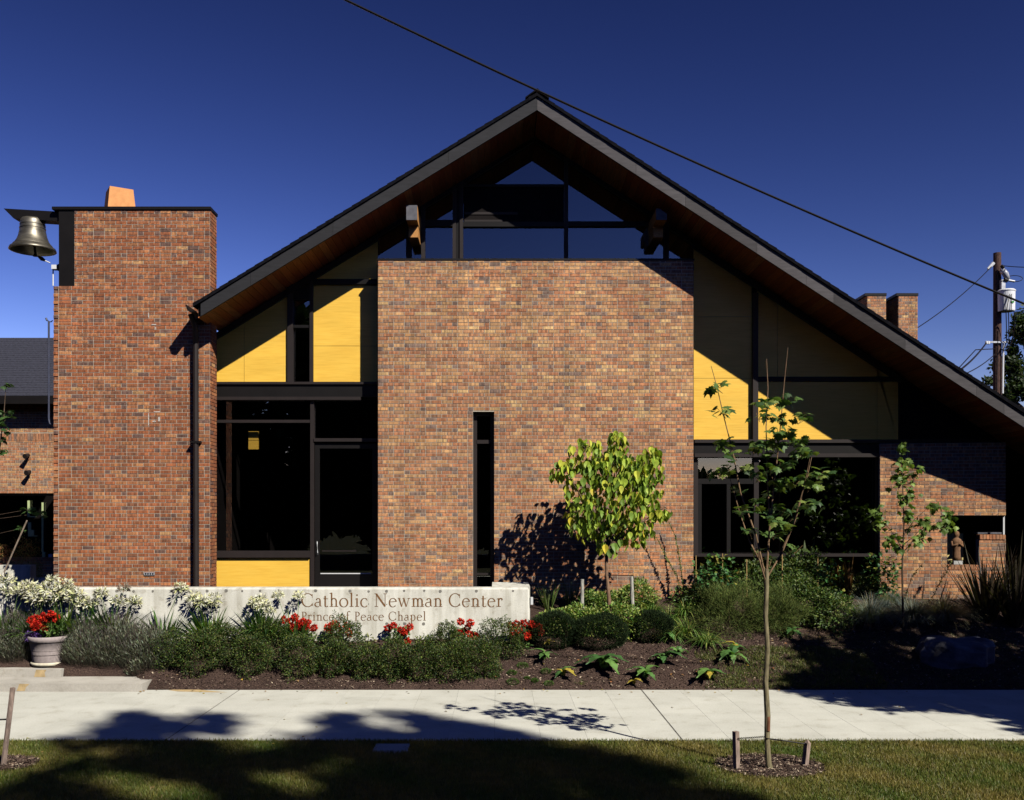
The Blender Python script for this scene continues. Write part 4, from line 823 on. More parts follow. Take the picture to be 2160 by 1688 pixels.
# agapanthus : straps, stalks, white heads
def agap(px, py, w_, h_, heads, lab):
    g = G(px, py); g[1] = min(g[1], YS-.14); g = np.array((X(px, g[1]), g[1], float(gz(X(px, g[1]), g[1])))); s = g[1]/F
    t = thing('agapanthus', 'white flowered agapanthus clump, '+lab, 'agapanthus', tuple(g), 'agapanthus along the sign wall')
    n = 130; a = rs.uniform(0, 6.28, n); Pt = g+np.stack([np.cos(a)*.10*rs.uniform(0, 1.6, n), np.sin(a)*.06, np.zeros(n)], 1)
    D = np.stack([np.cos(a)*rs.uniform(.1, .85, n), np.sin(a)*.4-.2, rs.uniform(.7, 1.3, n)], 1)
    m = MB(); m.blades(Pt, D, 1.35*h_*s*rs.uniform(.75, 1.2, n), .045, rs.uniform(.1, .6, n), jit([(.09, .18, .04), (.13, .24, .05), (.05, .12, .03), (.20, .28, .07)], n), 5); m.build('strap_leaves', MAT['leaf'], t, kind='stuff')
    for hx, hy, r_, pale in heads:
        Yh = g[1]-.08+rnd.uniform(-.05, .12); c = np.array(P(hx, hy, Yh)); b = g+[rnd.uniform(-.08, .08), 0, .1]
        st_ = MB().tube([b, (b+c)/2+[0, -.02, .05], c], [.006, .005, .004], 5, (.13, .20, .06)).build('stalk', MAT['bark'], t)
        R = r_*s; k = 46; u = sphere_pts(k); u[:, 2] = np.abs(u[:, 2])*.9-.25; u = rot_to(u); m = MB()
        m.quads(np.tile(c, (k, 1)), u, rs.normal(0, 1, (k, 3)), R*.75, .003, jit([(.22, .28, .08)], k))
        for j in range(2):                    # trumpet florets
            q = c+u*R*.6; d = u+rs.normal(0, .5, (k, 3)); m.leaves(q, d, rs.normal(0, 1, (k, 3)), R*.66, R*.2, jit([(.84, .83, .58), (.86, .85, .70), (.76, .77, .38)] if not pale else [(.40, .33, .25)], k, .1, .05), bend=.3)
        m.build('flower_head', MAT['petal'], t)
agap(15, 1330, 120, 75, [(12, 1228, 20, 0), (18, 1246, 16, 0), (38, 1250, 19, 0), (57, 1246, 18, 0)], 'at the left picture edge')
agap(75, 1330, 110, 75, [(62, 1238, 18, 0), (80, 1262, 22, 0), (72, 1250, 18, 0), (92, 1268, 20, 0), (66, 1256, 18, 0)], 'above the flower pot')
agap(130, 1328, 110, 80, [(112, 1226, 15, 0), (104, 1246, 20, 0), (135, 1234, 18, 0), (125, 1256, 22, 0), (140, 1252, 18, 0), (118, 1268, 20, 0)], 'tallest cluster of heads right of the pot')
agap(175, 1335, 100, 75, [(160, 1262, 22, 0), (177, 1277, 18, 0), (190, 1275, 16, 0), (150, 1250, 16, 0)], 'behind the grey lavender')
agap(240, 1345, 130, 85, [(214, 1254, 16, 0), (262, 1243, 14, 1), (247, 1270, 15, 0), (282, 1272, 17, 0)], 'with one faded brown head')
agap(345, 1345, 100, 70, [(380, 1243, 16, 0)], 'with a single tall head against bare concrete')
agap(440, 1350, 150, 80, [(408, 1262, 17, 0), (428, 1272, 18, 0), (453, 1268, 18, 0), (446, 1275, 15, 0)], 'three heads left of the small one')
agap(555, 1350, 120, 75, [(538, 1274, 16, 0), (556, 1280, 17, 0), (550, 1265, 14, 0), (570, 1292, 12, 0)], 'left of the letter C')
agap(620, 1352, 80, 55, [(586, 1258, 13, 0), (630, 1258, 13, 0)], 'with two heads touching the letter C')
# geraniums
RED = [(.62, .025, .012), (.50, .015, .01), (.72, .05, .02)]
def geran(px, py, w_, heads, lab, g=None, cat='geranium'):
    g = G(px, py) if g is None else g
    if g[1] > YS-.1: g = np.array((X(px, YS-.14), YS-.14, float(gz(X(px, YS-.14), YS-.14))))
    s = g[1]/F; t = thing('geranium', 'red flowering geranium '+lab, cat, tuple(g), 'red geraniums')
    R = w_*s/2; m = MB(); clump(m, g+[0, 0, R*.5], (R, R*.7, R*.75), 110, .055, .055, [(.10, .19, .05), (.16, .24, .06), (.06, .12, .03)], .3, .4, .2, bend=.1); m.build('foliage', MAT['leaf'], t)
    for hx, hy in heads:
        c = np.array(P(hx, hy, g[1]-rnd.uniform(0, .12))); MB().tube([g+[0, 0, .02], (g+c)/2+[0, -.02, .04], c], .004, 4, (.12, .2, .06)).build('stalk', MAT['bark'], t)
        k = 80; u = sphere_pts(k); m = MB(); m.leaves(c+u*.040*rs.uniform(.5, 1.2, (k, 1)), u+rs.normal(0, .4, (k, 3)), rs.normal(0, 1, (k, 3)), .042, .038, jit(RED, k, .2, .05), bend=.1); m.build('flower_head', MAT['petal'], t)
geran(645, 1352, 60, [(600, 1307), (623, 1302), (614, 1312), (630, 1316), (640, 1312), (619, 1326), (634, 1322), (648, 1314), (662, 1325), (646, 1320)], 'at the left foot of the lettering')
geran(705, 1352, 60, [(690, 1325), (700, 1320), (708, 1316), (697, 1330), (712, 1324), (731, 1320), (736, 1337)], 'second from the left under the lettering')
geran(838, 1355, 62, [(818, 1325), (830, 1320), (846, 1330), (858, 1327), (864, 1323), (852, 1334), (860, 1354)], 'in the middle under the lettering')
geran(985, 1358, 55, [(972, 1312), (992, 1314), (986, 1325), (978, 1334), (990, 1338), (966, 1336), (1004, 1343)], 'with two tall heads right of the lettering')
geran(1108, 1366, 66, [(1078, 1320), (1090, 1316), (1100, 1320), (1094, 1330), (1082, 1332), (1122, 1318), (1138, 1324), (1140, 1334), (1112, 1342), (1120, 1336), (1106, 1314)], 'at the right corner of the sign wall')
geran(108, 1345, 55, [(66, 1308), (78, 1304), (90, 1300), (98, 1306), (76, 1316), (84, 1322), (102, 1310), (110, 1303), (118, 1304), (94, 1326), (72, 1322), (88, 1312), (108, 1296)], 'planted in the pale pot', g=pc+[.06, 0, .47])
m = MB(); clump(m, pc+[-.22, -.1, .50], (.13, .12, .10), 500, .03, .02, [(.10, .04, .22), (.16, .08, .32), (.06, .03, .12)], .3, .3, .2); m.build('lobelia', MAT['petal'], label='purple trailing lobelia spilling over the left rim of the pot', cat='flower')
for px, py, lab in ((773, 1358, 'second small yellow green plant, nearer the lettering start'), (888, 1358, 'small yellow green plant right of the middle geranium')):
    mound('small_plant', lab, 'small plant', px, py, 30, 22, [(.22, .26, .06), (.15, .2, .05)], 60, .05, .03, st=False)
MOSS = [(1103, 1407, 24, 'topmost green cushion below the glossy shrub'), (1080, 1421, 20, 'green cushion left under the topmost one'), (1152, 1419, 22, 'rounder green cushion right of centre'), (1082, 1442, 26, 'lowest left green cushion by the pavement'), (1112, 1431, 12, 'smallest pair of cushions, left one'), (1128, 1436, 15, 'smallest pair of cushions, right one'), (1158, 1444, 20, 'right green cushion near the pavement edge'), (1042, 1430, 24, 'green cushion touching the last dark shrub')]
for px, py, w_, lab in MOSS: mound('moss_cushion', lab, 'cushion plant', px, py+4, w_, w_*.55, [(.06, .12, .02), (.09, .16, .03)], 700, .02, .008, 'quads', group='green cushions on the mulch', st=False, up=1, lump=.1, fill=.7)
# gold edged evergreen behind the pines
VG = [(.10, .20, .035), (.18, .28, .05), (.30, .38, .08), (.06, .13, .025), (.42, .46, .14)]
for px, py, w_, h_, lab in ((1175, 1345, 90, 62, 'left part by the sign wall corner'), (1235, 1345, 110, 70, 'middle part between the two left pines'), (1310, 1352, 110, 85, 'right part reaching down between the pines'), (1345, 1300, 80, 80, 'rear part round the pale tree stake'), (1275, 1310, 110, 70, 'rear part at the foot of the yellow leaved tree')):
    mound('golden_euonymus', 'yellow green leafy evergreen, '+lab, 'shrub', px, py, w_, h_, VG, 3000, .055, .034, group='gold edged evergreen patch', lump=.2, up=.3, bend=.1)
# strap leaved clumps
def grass(name, label, cat, px, py, h_, spread, n, pal, wd=.012, droop=(.2, .8), group=None, base=.06, mat='leaf', stem=None):
    g = G(px, py); s = g[1]/F; t = thing(name, label, cat, tuple(g), group)
    a = rs.uniform(0, 6.28, n); q = rs.uniform(0, 1, n)**.6; Pt = g+np.stack([np.cos(a)*base*q, np.sin(a)*base*q, np.zeros(n)-.01], 1)
    D = np.stack([np.cos(a)*q*spread, np.sin(a)*q*spread*.8-.05, np.ones(n)], 1)+rs.normal(0, .06, (n, 3))
    m = MB(); m.blades(Pt, D, h_*s*rs.uniform(.6, 1.15, n), wd, rs.uniform(*droop, n), jit(pal, n), 5); m.build('blades', MAT[mat], t, kind='stuff'); return t
GR = [(.10, .20, .04), (.16, .26, .06), (.07, .14, .03), (.30, .32, .08)]
grass('iris_clump', 'upright iris leaves just right of the sign wall end', 'iris', 1158, 1288, 68, .5, 55, [(.12, .20, .05), (.20, .26, .09)], .020, (.0, .12))
grass('iris_clump', 'dark iris leaves in the tree shadow behind the sign wall', 'iris', 1205, 1285, 70, .4, 50, [(.05, .09, .03)], .016, (.0, .2))
for px, py, h_, lab in ((1375, 1300, 60, 'behind the right dwarf pine'), (1410, 1322, 60, 'between the pine and the feathery bush'), (1450, 1345, 70, 'dense one in the middle of the slope'), (1492, 1362, 58, 'lowest one on the open mulch'), (1445, 1300, 55, 'upper one near the brick wall'), (1420, 1350, 45, 'small one right of the pine mound')):
    grass('day_lily', 'arching day lily leaves, '+lab, 'day lily', px, py, h_*1.35, .9, 190, GR, .020, (.4, 1.0), 'day lily clumps')
BO = [(.16, .20, .19), (.22, .27, .26), (.12, .15, .13), (.30, .28, .18)]
for px, py, h_, lab in ((1838, 1312, 105, 'front left, catching the light'), (1925, 1312, 100, 'behind the thin sapling trunk'), (1880, 1275, 60, 'between the two larger blue clumps'), (1990, 1308, 105, 'straw coloured, right of the sapling')):
    grass('blue_oat_grass', 'blue grey grass tuft, '+lab, 'grass clump', px, py, h_, 1.15, 1500, BO if 'straw' not in lab else [(.30, .26, .13), (.2, .2, .14)],   .006, (.3, .9), 'blue grass tufts', base=.14)
for px, py, h_, lab in ((2080, 1312, 165, 'left one, reaching over the brick pier'), (2140, 1320, 190, 'right one at the picture edge')):
    grass('new_zealand_flax', 'large sword leaved flax darkened for shade, '+lab, 'flax', px, py, h_, .55, 110, [(.02, .016, .012), (.035, .025, .018), (.06, .05, .03)], .05, (.0, .3), 'flax clumps', base=.12)  # dark leaf colour stands in for the shade on the flax
# feathery and leafy shrubs in front of the right window
FE = [(.09, .12, .03), (.13, .16, .04), (.06, .09, .022)]
for px, py, w_, h_, lab in ((1555, 1350, 150, 135, 'broad pale one left of the maple trunk'), (1645, 1345, 120, 110, 'behind the maple trunk'), (1515, 1305, 80, 75, 'small one near the brick corner')):
    mound('feathery_shrub', 'fine feathery olive green shrub, '+lab, 'shrub', px, py, w_, h_, FE, 15000, .07, .006, 'quads', group='feathery shrubs', up=.8, lump=.3, mat='needle', fill=.3)
MS = [(.06, .11, .025), (.10, .16, .035), (.04, .075, .02), (.16, .2, .05)]
for px, py, w_, h_, n, lab in ((1705, 1325, 130, 120, 1700, 'dense one right of the maple trunk'), (1690, 1262, 140, 110, 1500, 'taller one in front of the window sill'), (1765, 1338, 105, 100, 1300, 'lower one beside the blue grass'), (1600, 1265, 100, 80, 900, 'small dark one behind the trunk'), (1830, 1258, 70, 50, 500, 'low one under the right window corner'), (1475, 1290, 70, 60, 600, 'one at the foot of the block corner')):
    mound('leafy_shrub', 'mid green leafy shrub, '+lab, 'shrub', px, py, w_, h_, MS, int(n*1.8), .065, .034, group='leafy shrubs by the right window', lump=.3)
for px, py, w_, h_, lab in ((1770, 1290, 60, 35, 'left of the blue grass'), (1815, 1262, 70, 40, 'behind the blue grass'), (1555, 1262, 60, 35, 'above the feathery shrub'), (1800, 1230, 34, 50, 'tall pale head')):
    mound('cream_sedum', 'cream flowering sedum, '+lab, 'flower', px, py, w_, h_, [(.45, .42, .18), (.55, .52, .28), (.25, .28, .1)], 900, .022, .016, group='cream sedums', lump=.2, up=.6)
# broad leaved mallows either side of the window
def mallow(px, py, w_, h_, n, lab, canes):
    g = G(px, py); s = g[1]/F; t = thing('mallow_bush', 'broad leaved green bush tied to canes, '+lab, 'bush', tuple(g), 'broad leaved bushes')
    m = MB(); c = g+[0, 0, h_*s*.5]; clump(m, c, (w_*s/2, .22, h_*s/2), n, .085, .085, [(.05, .15, .04), (.08, .20, .05), (.03, .09, .03), (.25, .25, .05)], .2, .1, .3, bend=.15); m.build('foliage', MAT['leaf'], t, kind='stuff')
    m = MB(); stems(m, c, (w_*s/2, .2, h_*s/2), 8, (.07, .09, .04)); m.build('stems', MAT['bark'], t)
    for cx_, c0, c1 in canes:
        gg = G(cx_, c1); MB().tube([gg, np.array(P(cx_, c0, gg[1]))], .009, 6, (.36, .24, .10)).build('bamboo_cane', MAT['bark'], label='tan bamboo cane standing at photo height of the sill, %s' % ('by the block corner' if cx_ < 1480 else 'left of the maple stems' if cx_ < 1530 else 'third from the block corner' if cx_ < 1600 else 'right of the maple trunk' if cx_ < 1680 else 'farthest from the block corner'), cat='cane')
mallow(1505, 1290, 100, 120, 420, 'left of the young maple', [(1468, 1172, 1290), (1524, 1168, 1270)])
mallow(1860, 1268, 80, 100, 300, 'right of the window', [])
mallow(1755, 1265, 80, 80, 220, 'low one under the window', [(1575, 1180, 1270), (1650, 1170, 1270), (1725, 1175, 1270)])
for px, py, h_, lab in ((1788, 1268, 110, 'tall bronze one under the right window'), (1760, 1262, 80, 'shorter bronze one')):
    grass('canna', 'canna with large upright bronze leaves, '+lab, 'canna', px, py, h_, .22, 9, [(.10, .05, .02), (.16, .09, .03)], .10, (.0, .25), 'cannas')
t_ = MB(); n = 14; b = np.array((X(1700, 19.9), 19.9, 1.27)); t_.blades(np.tile(b, (n, 1)), np.stack([rs.normal(.1, .3, n), rs.normal(0, .2, n), np.full(n, 1.)], 1), 1.25, .15, rs.uniform(.1, .5, n), jit([(.2, .3, .12)], n), 6); t_.build('indoor_palm', MAT['leaf'], label='pale leaved house plant behind the right window glass', cat='house plant')
# tall leafy wands by the brick corner
for pts, lab in (([(1442, 1255), (1428, 1215), (1408, 1180), (1388, 1140), (1376, 1118)], 'left'), ([(1446, 1250), (1437, 1205), (1430, 1160), (1424, 1130), (1411, 1101)], 'right')):
    t = thing('climbing_rose', 'thin leafy wand leaning on the brick, %s one of the pair' % lab, 'climber', P(*pts[0], 18.2), 'leafy wands'); pw_ = np.array([P(a, b, 18.2+.02*i) for i, (a, b) in enumerate(pts)])
    pw_[0][2] = gz(pw_[0][0], pw_[0][1]); MB().tube(pw_, [.010, .008, .006, .005, .003], 5, (.10, .14, .04)).build('stem', MAT['bark'], t)
    k = 150; ti = rs.uniform(0, 1, k)**1.1*(len(pw_)-1.01); i0 = ti.astype(int); q = pw_[i0]+(pw_[i0+1]-pw_[i0])*(ti-i0)[:, None]
    m = MB(); m.leaves(q, rs.normal(0, 1, (k, 3))+[0, -.5, -.1], rs.normal(0, .5, (k, 3))+[0, 0, 1], .045*(1.25-ti/4), .028, jit([(.10, .17, .04), (.18, .22, .06), (.06, .10, .03)], k)); m.build('leaves', MAT['leaf'], t, kind='stuff')
mound('trailing_plant', 'small leafy plant at the foot of the two wands', 'plant', 1440, 1280, 50, 45, GR, 260, .05, .03)
MB().tube([G(1380, 1290), np.array(P(1380, 1225, G(1380, 1290)[1]))], .007, 5, (.12, .05, .03)).build('flower_stalk', MAT['bark'], label='bare reddish flower stalk against the brick wall', cat='stalk')
for pts in ([(1905, 1262), (1925, 1215), (1945, 1190)], [(1960, 1265), (1985, 1225), (2010, 1180)]):
    m = MB(); q = [P(a, b, 18.25) for a, b in pts]; q[0] = (q[0][0], q[0][1], float(gz(q[0][0], 18.25))); m.tube(q, [.008, .006, .004], 5, (.12, .06, .03)); k = 60
    pw_ = np.array(q); ti = rs.uniform(0, 1.98, k); i0 = ti.astype(int); z_ = pw_[i0]+(pw_[i0+1]-pw_[i0])*(ti-i0)[:, None]; m.leaves(z_, rs.normal(0, 1, (k, 3)), rs.normal(0, .5, (k, 3))+[0, 0, 1], .05, .03, jit([(.12, .06, .03), (.07, .08, .03)], k))
    m.build('withered_shrub', MAT['bark'], label='brown withered stems against the right wing, %s' % ('left bunch' if pts[0][0] < 1930 else 'right bunch under the statue'), cat='shrub')
# lobed seedlings on the mulch, every leaf its own piece
def lobed(L, col, seed):
    r_ = np.random.RandomState(seed); m = MB(); n = 9; V = []
    for i in range(n+1):
        t = i/n; w_ = L*.30*math.sin(math.pi*min(1, t*.92+.06))**.8*(1.0 if i % 2 else .55)*(1+r_.normal(0, .08)); y = L*t; z = L*(.55*math.sin(t*2.4)-.75*t*t)
        V += [(-w_, y+(.06*L if i % 2 else 0), z-w_*.25), (0, y, z+.03*L), (w_, y+(.06*L if i % 2 else 0), z-w_*.25)]
    f = []
    for i in range(n): f += [(3*i, 3*i+1, 3*i+4, 3*i+3), (3*i+1, 3*i+2, 3*i+5, 3*i+4)]
    return m.raw(V, f, col)
LB = {}
def seedling(px, py, sc_, n, lab, yellow=.04):
    g = G(px, py); t = thing('lobed_seedling', 'big lobed leaved plant, '+lab, 'plant', tuple(g), 'lobed leaved plants on the mulch')
    for i in range(n):
        k = (rnd.randrange(3), rnd.random() < yellow)
        if k not in LB: LB[k] = lobed(.26, (.42, .33, .05) if k[1] else [(.09, .20, .05), (.06, .15, .04), (.13, .25, .06)][k[0]], k[0]).mesh('leaf', MAT['leaf'])
        a = 2*math.pi*i/n+rnd.uniform(-.4, .4); el = rnd.uniform(.1, .9)
        M_ = Matrix.Translation(g+[0, 0, .03])@Matrix.Rotation(a, 4, 'Z')@Matrix.Rotation(el, 4, 'X')@Matrix.Scale(1.12*sc_*rnd.uniform(.7, 1.2), 4); link('leaf', LB[k], t, M_)
for a in ((1148, 1395, .95, 5, 'by the geranium at the wall corner'), (1187, 1430, .8, 5, 'yellowing one nearest the cushions', .5), (1272, 1415, 1.3, 7, 'largest, below the middle pine'), (1362, 1435, 1.0, 5, 'at the pavement beside the joint', .2), (1400, 1402, 1.1, 6, 'dark one below the right pine'), (1432, 1385, .8, 4, 'smaller one right of the dark one'), (1408, 1352, .7, 4, 'small one touching the right pine'), (1497, 1437, 1.1, 6, 'bright one near the pavement on the right', .35), (1545, 1395, 1.1, 6, 'beside the grass patch'), (1550, 1375, .7, 4, 'upper neighbour beside the grass patch', .3), (1670, 1345, 1.0, 5, 'right of the maple trunk in half shade'), (1158, 1364, .5, 3, 'yellow leaf pair by the left pine', 1.0), (1338, 1448, .5, 3, 'yellow leaf at the pavement edge', 1.0)): seedling(*a)
grass('sprout', 'tiny green sprouts on the lower mulch', 'seedling', 1225, 1443, 16, .8, 40, GR, .008)
n = 90; x = rs.uniform(-5.5, 8.5, n); y = rs.uniform(15.75, 17.3, n); m = MB(); m.leaves(np.stack([x, y, gz(x, y)+.03], 1), rs.normal(0, 1, (n, 3))*[1, 1, .2], rs.normal(0, .3, (n, 3))+[0, 0, 1], .06, .04, jit([(.50, .38, .06), (.40, .20, .07), (.30, .2, .1)], n)); m.build('fallen_leaves', MAT['leaf'], kind='stuff')
# turf creeping over the right part of the bed
n = 26000; x = rs.uniform(3.0, 9.0, n); y = rs.uniform(15.68, 17.2, n); dens = .5+.5*np.sin(x*3+y*5)*np.sin(y*7-x*2)
k = (rs.uniform(0, 1, n) < .35+.6*dens) & (x > 3.4+.8*np.sin(y*6)+.9*(y-15.7)) ; x = x[k]; y = y[k]; n = len(x)
m = MB(); m.quads(np.stack([x, y, gz(x, y)-.005], 1), rs.normal(0, .45, (n, 3))+[0, 0, 1], rs.normal(0, 1, (n, 3)), rs.uniform(.02, .05, n), .006, jit([(.07, .10, .03), (.13, .14, .05), (.18, .16, .07), (.05, .08, .02)], n)); m.build('creeping_turf', MAT['leaf'], kind='stuff')
n = 260; x = rs.uniform(5.2, 7.2, n); y = rs.uniform(16.6, 17.4, n); a = rs.uniform(-.5, .5, n); m = MB(); m.quads(np.stack([x, y, gz(x, y)+.015], 1), np.stack([np.cos(a), np.sin(a), 0*a+.05], 1), rs.normal(0, .2, (n, 3))+[0, 0, 1], rs.uniform(.1, .35, n), .006, jit([(.38, .28, .15), (.28, .2, .11)], n)); m.build('dry_straw', MAT['tintm'], kind='stuff')
n = 30000; x = rs.uniform(3.35, 6.3, n); y = rs.uniform(15.69, 16.75, n); k = (rs.uniform(0, 1, n) < np.clip((x-3.3-.35*np.sin(y*9)-.25*np.sin(y*23+x*4))/.6, 0, 1)*(.55+.45*np.sin(x*7+y*3)*np.sin(y*11))); x = x[k]; y = y[k]; n = len(x)
m = MB(); m.quads(np.stack([x, y, gz(x, y)-.01], 1), rs.normal(0, .5, (n, 3))+[0, 0, 1], rs.normal(0, 1, (n, 3)), rs.uniform(.03, .08, n), .011, jit([(.10, .13, .03), (.16, .17, .05), (.20, .18, .07), (.07, .10, .02)], n)); m.build('creeping_turf', MAT['leaf'], kind='stuff')
# boulder
g = G(2035, 1412); bo = MB(); r_ = np.random.RandomState(4)
V = []; nu, nv = 22, 11
for j in range(nv+1):
    for i in range(nu):
        th, ph = 2*math.pi*i/nu, math.pi*j/nv; d = np.array((math.sin(ph)*math.cos(th), math.sin(ph)*math.sin(th), math.cos(ph))); d = np.sign(d)*np.abs(d)**.65
        s_ = 1+.10*math.sin(d[0]*5+1)*math.cos(d[2]*4)+.07*math.sin(d[1]*9+d[0]*7); V.append(g+[0, .35, .18]+d*s_*[.62, .36, .30])
bo.raw(V, [(j*nu+i, j*nu+(i+1) % nu, (j+1)*nu+(i+1) % nu, (j+1)*nu+i) for j in range(nv) for i in range(nu)]).build('boulder', MAT['rock'], label='large blue grey boulder lying in the shaded bed on the right', cat='boulder')

# ------------------------------------------------------------ yellow leaved tree against the brick
def heart(L, W, col, curl):
    o = [(0, 0), (.32, .08), (.5, .30), (.44, .55), (.22, .82), (0, 1.08)]; V = [(0, 0, 0)]; 
    for x_, y_ in o[1:-1]: V.append((x_*W, y_*L, -abs(x_)*W*curl-.1*L*y_*y_))
    V.append((0, 1.08*L, -.14*L))
    for x_, y_ in o[1:-1][::-1]: V.append((-x_*W, y_*L, -abs(x_)*W*curl-.1*L*y_*y_))
    V.append((0, .45*L, .0)); f = [(i, (i+1) % 10, 10) for i in range(10)]
    return MB().raw(V, f, col)
YC = [tuple(min(.8, q*1.15) for q in c_) for c_ in [(.22, .33, .04), (.32, .42, .05), (.48, .50, .06), (.12, .20, .03), (.62, .50, .05), (.17, .27, .04)]]
HM = [heart(.138, .10, c, k_).mesh('leaf', MAT['leaf']) for c in YC for k_ in (.25, .6)]
yt = thing('yellow_leaved_tree', 'small round tree with drooping yellow green leaves against the brick', 'tree', tuple(np.array((X(1283, 17.2), 17.2, float(gz(2, 17.2))))))
ty = 17.2; tb = np.array((X(1285, ty), ty, float(gz(2, ty))))
m = MB(); m.tube([tb-[0, 0, .1], P(1285, 1270, ty), P(1279, 1205, ty), P(1280, 1150, ty)], [.045, .036, .03, .03], 10, (.20, .125, .08)); m.build('trunk', MAT['bark'], yt)
lobes = [(1290, 1045, 100, 92, 400, .62), (1302, 935, 22, 32, 40, .25), (1235, 955, 42, 34, 60, .4), (1368, 965, 30, 30, 50, .35), (1188, 990, 30, 22, 42, .3), (1352, 1010, 52, 55, 90, .5), (1240, 1092, 50, 46, 80, .5), (1392, 1080, 28, 13, 22, .2), (1284, 1148, 26, 20, 32, .25), (1332, 1112, 52, 38, 80, .4), (1290, 985, 60, 45, 90, .45)]
m = MB()
for cx_, cy_, rx, ry, n, dp in lobes:
    e = P(cx_, cy_-ry*.3, ty-.1+dp*.2); m.tube([P(1280, 1160, ty), (np.array(P(1280, 1130, ty))+e)/2+[.02, 0, -.08], e], [.022, .013, .006], 6, (.13, .09, .06))
    for _ in range(5): q = P(cx_+rx*.8*rnd.uniform(-1, 1), cy_+ry*.8*rnd.uniform(-1, 1), ty+dp*rnd.uniform(-1, 1)); m.tube([e, (np.array(e)+q)/2+[0, 0, .04], q], [.007, .005, .003], 4, (.11, .08, .05))
m.build('branches', MAT['bark'], yt)
Lf = []
for cx_, cy_, rx, ry, n, dp in lobes:
    for _ in range(int(n*1.3)):
        while True:
            a, b, c = rnd.uniform(-1, 1), rnd.uniform(-1, 1), rnd.uniform(-1, 1)
            if a*a+b*b+c*c < 1 and a*a+b*b+c*c > .12: break
        Lf.append((np.array(P(cx_+a*rx, cy_+b*ry, ty+.05+c*dp))))
Lf.sort(key=lambda p: p[1])
rest = MB()
for i, p in enumerate(Lf):
    M_ = Matrix.Translation(p)@Matrix.Rotation(rnd.uniform(-1.3, 1.3), 4, 'Z')@Matrix.Rotation(-math.radians(rnd.uniform(50, 100)), 4, 'X')@Matrix.Rotation(rnd.uniform(-.5, .5), 4, 'Y')@Matrix.Scale(rnd.uniform(.72, 1.2), 4)
    me = HM[rnd.choices(range(12), [2, 2, 3, 3, 2, 2, 1.5, 1.5, .4, .4, 2, 2])[0]]
    if i < 300: link('leaf', me, yt, M_)
    else:
        co = np.array([M_@v.co for v in me.vertices]); rest.raw(co, [tuple(q.vertices) for q in me.polygons], YC[rnd.randrange(4)])
rest.build('leaves', MAT['leaf'], yt, kind='stuff')
for px, py, lab in ((1228, 1266, 'left'), (1336, 1300, 'right')):
    gg = G(px, 1318); top_ = P(px if px < 1300 else 1332, 1222 if px < 1300 else 1216, gg[1]); MB().tube([gg, top_], .032, 8, (.34, .33, .29)).build('tree_stake', MAT['bark'], label='weathered pale wooden stake on the %s of the yellow leaved tree' % lab, cat='stake', group='stakes of the yellow tree')
MB().tube([P(1281, 1213, 17.18), P(1310, 1214, 17.2), P(1336, 1214, 17.15)], .007, 5).build('tree_tie', MAT['metal'], label='dark rubber tie between the yellow leaved tree and its stake', cat='tie')
mound('low_bush', 'dark low bush at the left of the yellow tree trunk', 'bush', 1250, 1305, 60, 50, [(.06, .13, .03), (.1, .18, .04)], 350, .09, .05)
for px, py in ((1262, 1248), (1276, 1243), (1268, 1262)): pass

# ------------------------------------------------------------ young street maple
def mapleleaf(L, col, droop):
    o = [(0, 0), (.16, -.10), (.22, .08), (.46, .02), (.40, .20), (.58, .36), (.34, .42), (.36, .58), (.16, .60), (0, .95)]
    pts = o+[(-x_, y_) for x_, y_ in o[1:-1][::-1]]; V = [(x_*L, y_*L, -droop*L*(x_*x_+y_*y_*.6)) for x_, y_ in pts]+[(0, .3*L, .02*L)]; n = len(pts)
    return MB().raw(V, [(i, (i+1) % n, n) for i in range(n)], col)
MC = [(.055, .11, .028), (.085, .15, .035), (.12, .19, .045), (.035, .075, .022), (.17, .22, .05)]
MM = [mapleleaf(.118, c, d).mesh('leaf', MAT['leaf']) for c in MC for d in (.2, .6)]
ym = 10.80
sm_ = thing('young_maple', 'slender young street maple tied to two stakes in the lawn', 'tree', (X(1622, ym), ym, 0))
m = MB(); m.tube([(X(1626, ym), ym, -.05), (X(1621, ym), ym, .06), P(1618, 1560, ym), P(1619, 1510, ym), P(1615, 1440, ym), P(1619, 1370, ym), P(1615, 1300, ym), P(1617, 1240, ym), P(1617, 1200, ym)], [.048, .034, .031, .034, .029, .028, .026, .027, .025], 12, (.17, .145, .085)); m.build('trunk', MAT['bark'], sm_)
MB().tube([P(1621, 1512, ym-.022), P(1621, 1542, ym-.024)], [.018, .02], 8, (.20, .09, .05)).build('bark_scar', MAT['bark'], sm_)
paths = [([(1617, 1210), (1622, 1130), (1630, 1050), (1640, 960), (1648, 880), (1655, 800), (1662, 733)], 0), ([(1618, 1200), (1624, 1100), (1618, 1000), (1616, 900), (1620, 820), (1617, 757)], .25),
         ([(1614, 1215), (1595, 1130), (1562, 1040), (1545, 950), (1527, 880), (1512, 815), (1500, 772)], -.2), ([(1620, 1215), (1650, 1165), (1680, 1090), (1702, 1010), (1712, 965)], .1), ([(1645, 1170), (1672, 1110), (1695, 1030), (1708, 968)], -.3),
         ([(1612, 1200), (1580, 1140), (1560, 1080), (1540, 1010)], .3), ([(1616, 1230), (1604, 1190), (1592, 1140)], -.1)]
for pts, dy in paths:
    n = len(pts); q = np.array([P(a, b, ym+dy*i/(n-1)) for i, (a, b) in enumerate(pts)]); MB().tube(q, np.linspace(.011, .003, n), 6, (.20, .13, .075)).build('branch', MAT['bark'], sm_)
